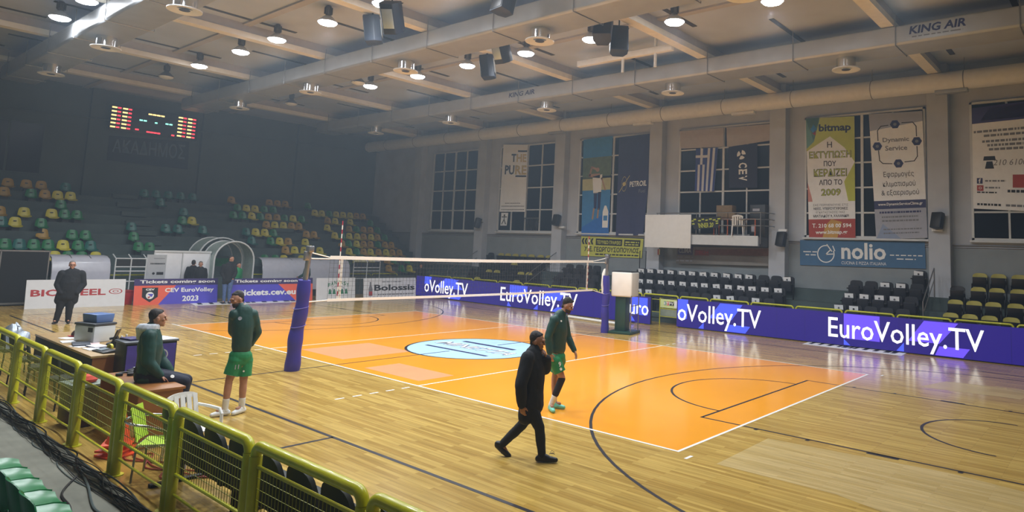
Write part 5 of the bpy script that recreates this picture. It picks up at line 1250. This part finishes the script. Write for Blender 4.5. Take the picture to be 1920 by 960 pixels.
class Fig:
    def __init__(s): s.b = MB()
    def cap(s, p, q, r0, r1=None, n=14):
        r1 = r0 if r1 is None else r1; p = Vector(p); q = Vector(q)
        if (q - p).length < 1e-4: q = p + Vector((0, 0, 1e-3))
        x, y, a = _frame(q - p); vs = []; k = 0
        rings = [(p, r0, -PI / 2 + PI / 2 * i / 4) for i in range(1, 5)] + [(q, r1, PI / 2 * i / 4) for i in range(0, 4)]
        vs.append(p - a * r0)
        for c, r, t in rings:
            for j in range(n):
                g = 2 * PI * j / n; vs.append(c + a * (r * math.sin(t)) + (x * math.cos(g) + y * math.sin(g)) * (r * math.cos(t)))
        vs.append(q + a * r1); N = len(rings); fs = []
        for j in range(n): fs.append((0, 1 + (j + 1) % n, 1 + j))
        for i in range(N - 1):
            for j in range(n): A = 1 + i * n; fs.append((A + j, A + (j + 1) % n, A + n + (j + 1) % n, A + n + j))
        A = 1 + (N - 1) * n
        for j in range(n): fs.append((A + j, A + (j + 1) % n, len(vs) - 1))
        s.b.add(vs, fs); return s
    def ell(s, c, r, X=(1, 0, 0), Y=(0, 1, 0), Z=(0, 0, 1), n=18, k=10):
        c = Vector(c); X, Y, Z = Vector(X), Vector(Y), Vector(Z); vs = [c - Z * r[2]]
        for i in range(1, k):
            t = -PI / 2 + PI * i / k
            for j in range(n):
                g = 2 * PI * j / n; vs.append(c + X * (r[0] * math.cos(t) * math.cos(g)) + Y * (r[1] * math.cos(t) * math.sin(g)) + Z * (r[2] * math.sin(t)))
        vs.append(c + Z * r[2]); fs = []
        for j in range(n): fs.append((0, 1 + (j + 1) % n, 1 + j))
        for i in range(k - 2):
            for j in range(n): A = 1 + i * n; fs.append((A + j, A + (j + 1) % n, A + n + (j + 1) % n, A + n + j))
        A = 1 + (k - 2) * n
        for j in range(n): fs.append((A + j, A + (j + 1) % n, len(vs) - 1))
        s.b.add(vs, fs); return s
    def chain(s, pts, rs):
        for i in range(len(pts) - 1): s.cap(pts[i], pts[i + 1], rs[i], rs[i + 1])
        return s
    def skin(s, name, m, parent, voxel, origin, smooth=3, wr=0.0, wf=9.0, floor=None, cuts=()):
        me = bpy.data.meshes.new(name); me.from_pydata([Vector(v) - origin for v in s.b.v], [], s.b.f)
        bm = bmesh.new(); bm.from_mesh(me); bmesh.ops.recalc_face_normals(bm, faces=bm.faces); bm.to_mesh(me); bm.free()
        o = bpy.data.objects.new(name, me); TMP.collection.objects.link(o)
        r = o.modifiers.new('r', 'REMESH'); r.mode = 'VOXEL'; r.voxel_size = voxel; r.adaptivity = 0
        if smooth: q = o.modifiers.new('s', 'SMOOTH'); q.factor = .5; q.iterations = smooth
        dg = tmp_dg()
        new = bpy.data.meshes.new_from_object(o.evaluated_get(dg)); new.name = name
        bpy.data.objects.remove(o); bpy.data.meshes.remove(me)
        if wr:
            for v, nn in zip(new.vertices, [v.normal.copy() for v in new.vertices]):
                c = v.co; w = noise.noise((c.x * wf, c.y * wf, c.z * wf * .8)) + .5 * noise.noise((c.x * wf * 2.3, c.y * wf * 2.3, c.z * wf * 1.4 + 5)); v.co = c + nn * w * wr
        if floor is not None:
            for v in new.vertices:
                if v.co.z + origin.z < floor: v.co.z = floor - origin.z
        for P, N, A, R in cuts:            # a clean straight hem: cloth below the plane is drawn up to it
            for v in new.vertices:
                q = v.co + origin - P; dd = q.dot(N)
                if dd > 0 and (q - N * dd).length < R: v.co -= N * dd
        new.materials.clear(); new.materials.append(m)
        new.polygons.foreach_set('use_smooth', [True] * len(new.polygons))
        o = bpy.data.objects.new(name, new); COL.objects.link(o)
        if parent: o.parent = parent; KIDS.setdefault(parent.name, []).append(o)
        else: o.location = origin
        return o
def hand(f, W, D, N, side, curl=.5, k=1.0):
    """palm, four unequal bent fingers and a thumb; D to the fingertips, N out of the palm, side = direction of the thumb"""
    D = D.normalized(); N = (N - D * N.dot(D)).normalized(); Lt = D.cross(N).normalized()
    if Lt.dot(side) < 0: Lt = -Lt
    for i, o_ in enumerate((.030, .010, -.010, -.029)):
        kn = W + D * (.092 - .006 * abs(i - 1.2)) * k + Lt * o_ * k
        f.cap(W + Lt * o_ * .7 * k + D * .01, kn, .0145 * k, .0115 * k)
        ln = (.070, .078, .073, .057)[i] * k; a = curl * (.8 + .12 * i)
        d1 = D * math.cos(a * .6) + N * math.sin(a * .6); p1 = kn + d1 * ln * .5; d2 = D * math.cos(a * 1.5) + N * math.sin(a * 1.5); p2 = p1 + d2 * ln * .32; d3 = D * math.cos(a * 2.1) + N * math.sin(a * 2.1)
        f.cap(kn, p1, .0100 * k, .0088 * k).cap(p1, p2, .0088 * k, .0080 * k).cap(p2, p2 + d3 * ln * .2, .0080 * k, .0068 * k)
    b0 = W + D * .025 * k + Lt * .026 * k; d = (D * .72 + Lt * .62 + N * .3).normalized(); b1 = b0 + d * .042 * k; d = (D * .9 + Lt * .25 + N * .35).normalized()
    f.cap(b0, b1, .0145 * k, .0108 * k).cap(b1, b1 + d * .034 * k, .0108 * k, .0085 * k)
def foot(f, an, toe, r=.042, lift=0.0):
    d = (toe - an); d.z = 0; d = d.normalized() if d.length > 1e-3 else Vector((1, 0, 0))
    return d
def torso(f, pel, che, ac, fw, up, wsh, k, fat, t0=0.0):
    # one smooth column from hips to shoulders
    H = (che - pel).length
    for i in range(25):
        t = t0 + (1 - t0) * i / 24; q = t * 8; i0 = min(7, int(q)); lp = lambda A: A[i0] + (A[i0 + 1] - A[i0]) * (q - i0); w = lp((.158, .155, .150, .150, .156, .164, .168, .160, .135)) * (wsh / .18) ** .6 * fat ** (1 - .6 * t); d = lp((.112, .108, .104, .106, .112, .118, .116, .104, .08)) * fat ** (1.3 - t)
        f.ell(pel + up * (H * t * 1.02) + fw * ((fat - 1) * .10 * math.sin(PI * min(1, t * 1.3)) + .008), (w + k, d + k, .15), ac, fw, up, 20, 8)
def person(label, J, B, opt):
    """J: world joints; B: ground point. Body is one continuous skin; clothes, hair and shoes are its parts"""
    V = {k: Vector(v) for k, v in J.items()}; o0 = Vector((B[0], B[1], 0)); vox = opt.get('vox', .008); fat = opt.get('fat', 1.0); S = opt.get('scale', 1.0)
    F = V['F'].normalized(); HC = V['head']; NB = V['neck']; shR, shL, hpR, hpL = V['shR'], V['shL'], V['hpR'], V['hpL']
    HF = V.get('HF', F).normalized(); U = V.get('HU', Vector((0, 0, 1))); U = (U - HF * U.dot(HF)).normalized(); Rr = HF.cross(U)
    ac = (shR - shL).normalized(); pel = (hpR + hpL) / 2; che = (shR + shL) / 2; up = (che - pel).normalized(); fw = up.cross(ac); fw = fw if fw.dot(F) > 0 else -fw
    wsh = (shR - shL).length / 2
    b = Fig()
    h = S
    b.ell(HC + U * .018 * h - HF * .008 * h, (.076 * h, .096 * h, .098 * h), Rr, HF, U)
    b.ell(HC + HF * .022 * h - U * .050 * h, (.056 * h, .066 * h, .066 * h), Rr, HF, U)
    b.ell(HC + HF * .066 * h - U * .092 * h, (.026 * h, .024 * h, .02 * h), Rr, HF, U)
    b.cap(HC + HF * .088 * h + U * .012 * h, HC + HF * .103 * h - U * .022 * h, .008 * h, .013 * h); b.cap(HC + HF * .084 * h + U * .030 * h + Rr * .036 * h, HC + HF * .084 * h + U * .030 * h - Rr * .036 * h, .013 * h)
    b.ell(HC + HF * .084 * h - U * .056 * h, (.024 * h, .010 * h, .007 * h), Rr, HF, U); b.ell(HC + HF * .083 * h - U * .066 * h, (.021 * h, .010 * h, .007 * h), Rr, HF, U)
    for sg in (1, -1): b.ell(HC + Rr * .079 * h * sg - HF * .008 * h - U * .008 * h, (.011 * h, .02 * h, .034 * h), Rr, HF, U); b.ell(HC + Rr * .04 * sg * h + HF * .06 * h - U * .015 * h, (.024 * h, .024 * h, .022 * h), Rr, HF, U)
    b.cap(HC - U * .06 * h - HF * .02 * h, NB, .054 * h, .062 * h)
    b.cap(shR, shL, .058, .058); torso(b, pel, che, ac, fw, up, wsh, -.008, 1.0); b.cap(NB, che - up * .06, .07, .1)
    b.cap(hpR, hpL, .09, .09)
    for s_ in 'RL':
        b.cap(V['sh' + s_], V['el' + s_], .050, .039).cap(V['el' + s_], V['wr' + s_], .040, .027)
        b.cap(V['hp' + s_], V['kn' + s_], .088, .056); mid = V['kn' + s_].lerp(V['an' + s_], .3); b.cap(V['kn' + s_], mid, .054, .056).cap(mid, V['an' + s_], .056, .036)
        b.cap(V['an' + s_], V['an' + s_] + (V['to' + s_] - V['an' + s_]).normalized() * .10, .034, .028)
        if 'hd' + s_ in V:
            hd = V['hd' + s_]; N = V.get('pn' + s_, (pel - hd) - up * (pel - hd).dot(up)); side = V.get('th' + s_, F)
            hand(b, V['wr' + s_], hd - V['wr' + s_], N, side, opt.get('curl' + s_, .45), opt.get('hk', 1.0))
        elif opt.get('hands', True) is True: b.cap(V['wr' + s_], V['wr' + s_] + (V['wr' + s_] - V['el' + s_]).normalized() * .05, .03, .03)
    body = b.skin('person', opt.get('skin', m_skin), None, vox, o0, 2)
    tag(body, label, 'person', opt.get('group'))
    # hair
    hb = Fig(); hm = opt.get('hair', m_hair)
    if hm:
        hl = opt.get('hairtop', .014)
        hb.ell(HC + U * (.036 + hl) * h - HF * .040 * h, (.080 * h, .080 * h, (.085 + hl * .5) * h), Rr, HF, U); hb.cap(HC + U * (.088 + hl) * h + HF * (.030 + hl * .9) * h, HC + U * (.09 + hl) * h - HF * .02 * h, .020 * h, .036 * h)
        hb.ell(HC + U * .075 * h - HF * .01 * h, (.066 * h, .07 * h, .05 * h), Rr, HF, U); hb.ell(HC - HF * .066 * h - U * .022 * h, (.060 * h, .036 * h, .052 * h), Rr, HF, U)
        hr = hb.skin('hair', hm, body, min(vox, .009), o0, 2, .003, 60)
    for sg in (1, -1):
        e = MB(); c = HC + Rr * .033 * sg * h + HF * .083 * h + U * .008 * h - o0
        e.lathe([(0, -.009), (.008, -.005), (.010, 0), (.008, .005), (0, .009)], 10, c); e.build('eye', m_eye, body)
    if opt.get('beard'):
        q = Fig(); q.ell(HC + HF * .026 * h - U * .066 * h, (.059 * h, .070 * h, .052 * h), Rr, HF, U).ell(HC + HF * .066 * h - U * .094 * h, (.03 * h, .028 * h, .024 * h), Rr, HF, U); q.skin('beard', m_beard, body, min(vox, .009), o0, 1)
    if opt.get('glasses'):
        q = MB(); c = HC - o0
        for sg in (1, -1): q.tube([c + HF * .098 + Rr * (.034 * sg + .024 * math.cos(a)) + U * (.008 + .017 * math.sin(a)) for a in [i * PI / 6 for i in range(12)]], .003, 6, True); q.tube([c + HF * .096 + Rr * .058 * sg + U * .01, c + Rr * .08 * sg], .003, 6)
        q.build('glasses', m_black, body)
    # upper garment
    g = Fig(); t = opt.get('top', {}); k = t.get('pad', .02); hem = t.get('hem', .10)
    dn = -up if not opt.get('seated') else -up
    g.cap(shR - up * .02, shL - up * .02, .062 + k, .062 + k); torso(g, pel, che, ac, fw, up, wsh, k, fat, .0 if hem > 0 else .30)
    if hem > 0:
        for sg in (-.6, -.2, .2, .6): g.cap(pel + up * .12 + ac * sg * .16 * fat, pel + dn * hem + ac * sg * (.15 + k) * fat + fw * t.get('swing', 0), (.088 + k * .5) * fat, (.080 + k * .5) * fat)
    for s_ in 'RL': g.chain([V['sh' + s_], V['sh' + s_].lerp(V['el' + s_], .5), V['el' + s_], V['el' + s_].lerp(V['wr' + s_], .6), V['wr' + s_].lerp(V['el' + s_], .04)], [.060 + k, .054 + k, .047 + k, .042 + k * .9, .034 + k * .8])
    g.cap(NB - up * .05, NB + (HC - NB) * t.get('collar', .12), .075 + k * .5, .060 + k * .6)
    g.skin('jacket', t.get('mat', m_jack), body, max(vox, .010), o0, 6, t.get('wr', .006), 10)
    if t.get('hood'):
        q = Fig(); back = -fw
        for a in [i * PI / 8 for i in range(17)]:
            c = NB + up * .0 + (ac * math.cos(a) * .10 + back * (math.sin(a) * .10)); q.cap(c + back * .03, c + back * .02 + up * .03, .045, .038)
        q.cap(NB + back * .10 - up * .03, NB + back * .12 - up * .12, .075, .04); q.skin('hood', m_hood, body, .010, o0, 3, .005, 14)
    # legs
    lo = opt.get('low', {}); lk = lo.get('pad', .016); q = Fig(); cuts = []
    q.cap(hpR, hpL, .105 + lk, .105 + lk); q.ell(pel + up * .06, ((.16 + lk) * fat, (.12 + lk) * fat, .14), ac, fw, up)
    for s_ in 'RL':
        hp, kn, an = V['hp' + s_], V['kn' + s_], V['an' + s_]
        if lo.get('short'):
            e_ = hp.lerp(kn, lo['short']); q.cap(hp, hp.lerp(kn, lo['short'] + .12), .098 + lk, .086 + lk * 1.6); cuts.append((e_, (kn - hp).normalized(), 0, .2))
        else: q.chain([hp, hp.lerp(kn, .5), kn, kn.lerp(an, .45), an.lerp(kn, .02)], [.092 * fat ** .5 + lk, .078 * fat ** .5 + lk, .060 + lk, .054 + lk, .043 + lk])
    q.skin('shorts' if lo.get('short') else 'trousers', lo.get('mat', m_trous), body, max(vox, .010), o0, 3, lo.get('wr', .005), 11, cuts=cuts)
    for s_ in 'RL':
        an, to, kn = V['an' + s_], V['to' + s_], V['kn' + s_]
        sm = opt.get('shoe', m_bshoe); q = Fig(); d = to - an; dd = Vector((d.x, d.y, 0)); L_ = dd.length; dd = dd.normalized() if L_ > 1e-3 else F
        ptch = V.get('sole' + s_)
        if ptch is not None:      # foot rolling off its toes: heel and toe given
            heel = ptch; ax = (to - heel).normalized(); q.chain([heel, heel.lerp(to, .55), to], [.040, .044, .034]).cap(heel + Vector((0, 0, .02)), an, .04, .047)
            q.skin('shoe', sm, body, min(vox, .009), o0, 2, floor=.004)
        else:
            heel = Vector((an.x, an.y, .045)) - dd * .045; tip = heel + dd * .225; tip.z = .036
            q.chain([heel, heel + dd * .12, tip], [.044, .046, .034]).cap(heel + dd * .03 + Vector((0, 0, .03)), Vector((an.x, an.y, max(an.z, .09))), .046, .046).cap(heel + dd * .07 + Vector((0, 0, .03)), heel + dd * .12 + Vector((0, 0, .012)), .044, .04)
            q.skin('shoe', sm, body, min(vox, .009), o0, 2, floor=.012)
        if opt.get('sock'):
            q = Fig(); q.cap(an, an.lerp(kn, opt['sock']), .046, .058 if opt['sock'] > .4 else .052); q.skin('sock', m_sock, body, .009, o0, 2, .002, 20)
    return body, V, o0
def planes(B):
    n = Vector((CAM.x - B[0], CAM.y - B[1], 0)).normalized(); r = Vector((0, 0, 1)).cross(n)
    def J(px, py, d=0.0):
        dr = ray(px, py); q = Vector((B[0], B[1], 0)) + n * d; t = (q - CAM).dot(n) / dr.dot(n); return CAM + dr * t
    return J, n, r
def stick(o, name, m, px, py, size, text=None, rot=0.0):
    """a small print on the cloth of o where it faces the viewer"""
    from mathutils.bvhtree import BVHTree
    me = o.data; off = o.matrix_world.translation if o.parent is None else o.parent.location
    bv = BVHTree.FromPolygons([v.co + off for v in me.vertices], [tuple(p.vertices) for p in me.polygons])
    loc, nn, i, d = bv.ray_cast(CAM, ray(px, py).normalized())
    if loc is None: return
    nn = nn if nn.dot(CAM - loc) > 0 else -nn
    u = Vector((0, 0, 1)); x = u.cross(nn).normalized(); y = nn.cross(x)
    vs, fs = text_mesh(text, .03, 0) if text else ([(.0 + .5 * math.cos(i * PI / 8) , .5 * math.sin(i * PI / 8)) for i in range(16)], [tuple(range(16))])
    cx = (min(a for a, _ in vs) + max(a for a, _ in vs)) / 2; cy = (min(a for _, a in vs) + max(a for _, a in vs)) / 2; hh = max(a for _, a in vs) - min(a for _, a in vs)
    out = []
    for a, c in vs:
        p = loc + x * (a - cx) / hh * size + y * (c - cy) / hh * size
        q = bv.find_nearest(p)[0]; out.append(q + nn * .006 - off)
    b = MB(); b.add(out, fs); b.build(name, m, o, smooth=False)

# man in the black coat, walking to the right with one hand at his mouth
B = at('z', 0, 984, 862); J, n, r = planes(B)
def c(x, y, d=0): return J(900 + x / 3.427, 600 + y / 3.427, d)
fwd = (r * .92 + n * .22).normalized()
j = dict(F=fwd, HF=(fwd - Vector((0, 0, .12))), head=c(370, 138), neck=c(345, 212), shR=c(306, 245, .16), shL=c(372, 238, -.17), elR=c(262, 420, .27), wrR=c(268, 548, .23), hdR=c(276, 605, .22),
         elL=c(420, 312, -.12), wrL=c(428, 248, .0), hdL=c(416, 204, .03), hpR=c(318, 545, .08), hpL=c(340, 545, -.08), knR=c(382, 690, .09), anR=c(398, 868, .10), toR=c(500, 905, .12), knL=c(272, 672, -.06), anL=c(140, 800, -.14), toL=c(185, 872, -.13),
         soleL=c(112, 805, -.14), thR=fwd, pnL=-fwd + n * .2, thL=Vector((0, 0, 1)))
j['anR'].z = .085
man, V, o0 = person('man in a black coat and trousers walking right, one hand raised to his mouth', j, B, dict(vox=.0065, skin=m_skin2, hair=m_hair, top=dict(mat=m_coat, pad=.036, hem=.15, collar=.42, wr=.007, swing=-.03), low=dict(mat=m_trous, pad=.010), shoe=m_bshoe, fat=1.04, curlR=.6, curlL=.9))
q = MB(); lz = V['anR'] - o0
for s_ in (1, -1): q.tube([lz + fwd * .10 + Vector((0, 0, .035)) + n * .02, lz + fwd * (.13) + n * (.05 * s_) + Vector((0, 0, .06)), lz + fwd * .17 + n * (.04 * s_) + Vector((0, 0, .045)), lz + fwd * .12 + Vector((0, 0, .035))], .003, 6)
q.build('shoelace', m_black, man)

# player number 9 walking behind him
B = at('z', 0, 1041, 768); J, n, r = planes(B)
def c(x, y, d=0): return J(980 + x / 7.385, 550 + y / 7.385, d)
def e(x, y, d=0): return J(900 + x / 3.427, 600 + y / 3.427, d)
fwd = (r * .85 + n * .42).normalized()
j = dict(F=fwd, HF=(r * .92 + n * .2 - Vector((0, 0, .38))), HU=Vector((0, 0, 1)) + r * .3, head=c(622, 178), neck=c(535, 285), shR=c(435, 365, .17), shL=c(570, 345, -.15), elR=c(348, 610, .24), wrR=c(372, 830, .26), hdR=c(392, 905, .26),
         elL=c(628, 610, -.20), wrL=c(712, 790, -.14), hdL=c(742, 862, -.12), hpR=e(482, 262, .09), hpL=e(510, 262, -.09), knR=e(528, 372, .10), anR=e(458, 492, .09), toR=e(452, 570, .20), knL=e(478, 380, -.08), anL=e(478, 530, -.10), toL=e(545, 570, -.02), thR=fwd, thL=fwd)
j['anR'].z = .09; j['anL'].z = .09; j['toR'] = j['anR'] + (n * .9 + r * .25); j['toL'] = j['anL'] + (r * .9 + n * .4)
p9, V, o0 = person('player in dark green jacket and shorts with number 9, walking with his head bowed', j, B, dict(vox=.0065, hair=m_hair, hairtop=.028, beard=True, top=dict(mat=m_jack, pad=.020, hem=.0, collar=.18), low=dict(mat=m_short, pad=.014, short=.66), shoe=m_mint, sock=.32))
q = Fig(); a_, k_ = V['anR'], V['knR']; q.cap(a_.lerp(k_, .42), k_.lerp(a_, .04), .060, .066); q.skin('knee_sleeve', m_trous, p9, .009, o0, 2)
for ch in KIDS[p9.name]:
    if ch.name.startswith('shorts'): stick(ch, 'number_print', m_white_ink, 1049.5, 683, .085, '9'); stick(ch, 'crest_print', m_white_ink, 1051.5, 692, .05)
    if ch.name.startswith('jacket'): stick(ch, 'logo_print', m_white_ink, 1052, 602, .035)

# player standing with his hands behind his back
B = at('z', 0, 432, 777); J, n, r = planes(B)
def c(x, y, d=0): return J(340 + x / 3.691, 540 + y / 3.691, d)
fwd = (-r * .62 + n * .75).normalized()
j = dict(F=fwd, HF=(-r * .85 + n * .5 - Vector((0, 0, .3))), HU=Vector((0, 0, 1)) - r * .2, head=c(386, 80), neck=c(412, 135), shR=c(366, 180, .06), shL=c(496, 178, -.02), elR=c(352, 300, -.10), wrR=c(430, 385, -.24), hdR=c(470, 395, -.25),
         elL=c(528, 305, -.10), wrL=c(480, 392, -.20), hdL=c(440, 405, -.22), hpR=c(380, 500, .03), hpL=c(440, 500, -.04), knR=c(330, 640, .05), anR=c(303, 812, .06), toR=c(195, 890, .15), knL=c(430, 650, -.02), anL=c(417, 825, -.04), toL=c(355, 905, .1), pnR=-n, pnL=-n, thR=Vector((0, 0, 1)), thL=Vector((0, 0, 1)))
for s_ in 'RL': j['an' + s_].z = .09
j['toR'] = j['anR'] - r * .9 + n * .35; j['toL'] = j['anL'] - r * .62 + n * .8
pg, V, o0 = person('player in dark green jacket and bright green shorts standing still, hands behind his back', j, B, dict(vox=.0065, hair=m_hair, beard=True, top=dict(mat=m_jack, pad=.018, hem=.0, collar=.16), low=dict(mat=m_short, pad=.016, short=.72), shoe=m_wshoe, sock=.34))
for ch in KIDS[pg.name]:
    if ch.name.startswith('shorts'): stick(ch, 'number_print', m_lgrey, 444, 688, .07, '11'); stick(ch, 'logo_print', m_white_ink, 457, 696, .03)
    if ch.name.startswith('jacket'): stick(ch, 'crest_print', m_lgrey, 450, 597, .06)

# man sitting on the brown table
B = Vector((3.38, -4.72, 0)); J, n, r = planes(B)
def c(x, y, d=0): return J(200 + x / 4.8, 560 + y / 4.8, d)
fwd = (r * .92 - n * .2).normalized()
j = dict(F=fwd, HF=(r * .97 - n * .1), head=c(463, 178), neck=c(395, 268), shR=c(385, 335, .16), shL=c(405, 325, -.19), elR=c(372, 570, .22), wrR=c(478, 690, .17), hdR=c(535, 722, .16), elL=c(480, 540, -.22), wrL=c(565, 650, -.16), hdL=c(610, 690, -.15),
         hpR=c(345, 690, .09), hpL=c(360, 680, -.10), knR=c(700, 745, .10), anR=c(640, 1010, .08), toR=c(740, 1060, .12), knL=c(715, 730, -.12), anL=c(655, 990, -.13), toL=c(760, 1040, -.1), pnR=Vector((0, 0, -1)), pnL=Vector((0, 0, -1)), thR=r, thL=r)
ps, V, o0 = person('man in dark green hooded jacket and navy trousers sitting on the brown table', j, B, dict(vox=.0065, hair=m_hair, seated=True, top=dict(mat=m_jack, pad=.032, hem=.03, collar=.2, hood=True, wr=.008), low=dict(mat=m_navyc, pad=.02), shoe=m_wshoe, soles=True, fat=1.08))
for ch in KIDS[ps.name]:
    if ch.name.startswith('trousers'): stick(ch, 'logo_print', m_white_ink, 323, 706, .05)

# big man in black before the white board
B = at('z', 0, 115, 607); J, n, r = planes(B)
def c(x, y, d=0): return J(x / 6, 460 + y / 6, d)
j = dict(F=n, HF=n + r * .1, head=c(815, 222), neck=c(810, 285), shR=c(700, 318), shL=c(918, 318), elR=c(648, 440, .0), wrR=c(690, 540, .14), elL=c(935, 435, .0), wrL=c(862, 535, .14), hpR=c(705, 580), hpL=c(800, 580), knR=c(668, 720, .04), anR=c(628, 850), toR=c(598, 885, .2), knL=c(778, 720, .04), anL=c(762, 860), toL=c(752, 890, .2))
for s_ in 'RL': j['an' + s_].z = .09; j['to' + s_] = j['an' + s_] + n + r * (-.35 if s_ == 'R' else .1)
person('big man in black with glasses standing before the white board, hands in his pockets', j, B, dict(vox=.010, hair=m_hairg, hairtop=.0, glasses=True, hands=False, top=dict(mat=m_coat, pad=.05, hem=.10, wr=.006), low=dict(mat=m_trous, pad=.03), fat=1.3, scale=1.05))
# man in jeans at the tunnel
B = at('z', 0, 424, 569.5); J, n, r = planes(B)
def c(x, y, d=0): return J(380 + x / 6, 440 + y / 6, d)
j = dict(F=(n + r * .35), HF=(n * .5 + r * .8), head=c(325, 272), neck=c(306, 318), shR=c(240, 352, .06), shL=c(355, 348, -.06), elR=c(216, 430, .04), wrR=c(244, 492, .10), hdR=c(252, 520, .12), elL=c(372, 425, -.06), wrL=c(345, 490, .08), hpR=c(252, 515), hpL=c(318, 515), knR=c(245, 640, .04), anR=c(236, 762), toR=c(230, 785, .2), knL=c(300, 640, .04), anL=c(296, 762), toL=c(300, 785, .2), thR=n)
for s_ in 'RL': j['an' + s_].z = .09; j['to' + s_] = j['an' + s_] + n + r * (.2 if s_ == 'L' else -.2)
person('man in black jacket and blue jeans standing between the ticket boards', j, B, dict(vox=.010, hair=m_hair, top=dict(mat=m_coat, pad=.028, hem=.08, wr=.005), low=dict(mat=m_jean, pad=.012), fat=1.1))
# others standing farther back
def stander(label, x, y, ht, yaw, top, low, hair=m_hair, skin=m_skin, fat=1.0, arm=0):
    k = ht / 1.76; B = Vector((x, y, 0)); F = Vector((math.cos(yaw), math.sin(yaw), 0)); R_ = F.cross(Vector((0, 0, 1)))
    def P(a, f, z): return B + R_ * a * k + F * f * k + Vector((0, 0, z * k))
    j = dict(F=F, head=P(0, .02, 1.635), neck=P(0, 0, 1.46), shR=P(.18, 0, 1.40), shL=P(-.18, 0, 1.40), elR=P(.24, -.03, 1.12), wrR=P(.25, .05, .88), hdR=P(.25, .08, .80), elL=P(-.24, -.03, 1.12), wrL=P(-.25, .05, .88), hdL=P(-.25, .08, .80),
             hpR=P(.09, 0, .92), hpL=P(-.09, 0, .92), knR=P(.10, .03, .50), knL=P(-.10, .03, .50), anR=P(.11, -.01, .09), anL=P(-.11, -.01, .09), toR=P(.13, .2, .05), toL=P(-.13, .2, .05))
    if arm: j['elL'] = P(-.25, .05, 1.14); j['wrL'] = P(-.2, .28, 1.02); j['hdL'] = P(-.17, .36, 1.02)
    for s_ in 'RL': j['an' + s_].z = .09
    return person(label, j, B, dict(vox=.012, hair=hair, skin=skin, fat=fat, top=dict(mat=top, pad=.028, hem=.07, wr=.004), low=dict(mat=low, pad=.02)))
p_ = at('x', -16.84, 358.5, 540); stander('person in black standing behind the ticket board, left one of the pair', p_.x, p_.y, 1.72, 2.6, m_coat, m_trous)
p_ = at('x', -16.46, 372, 540); stander('person in black with pale face behind the ticket board, right one of the pair', p_.x, p_.y, 1.68, -.3, m_coat, m_trous, m_hairg, fat=1.1)
p_ = at('x', -16.1, 443, 540); stander('person in bright green top half hidden behind the man in jeans', p_.x, p_.y, 1.66, .5, m_short, m_trous)
p_ = at('x', -16.1, 573, 540); stander('person in dark teal top half hidden behind the leaning net post', p_.x, p_.y, 1.74, 3.9, m_jack, m_trous, arm=1)
p_ = at('x', -16.3, 787, 540); stander('black-clad figure added to fill the dark gap beside the blue display board', p_.x, p_.y, 1.66, -.6, m_coat, m_trous)  # figure added to fill the dark gap between the boards
# the two foreground coats need no more; tidy
bpy.data.scenes.remove(TMP)
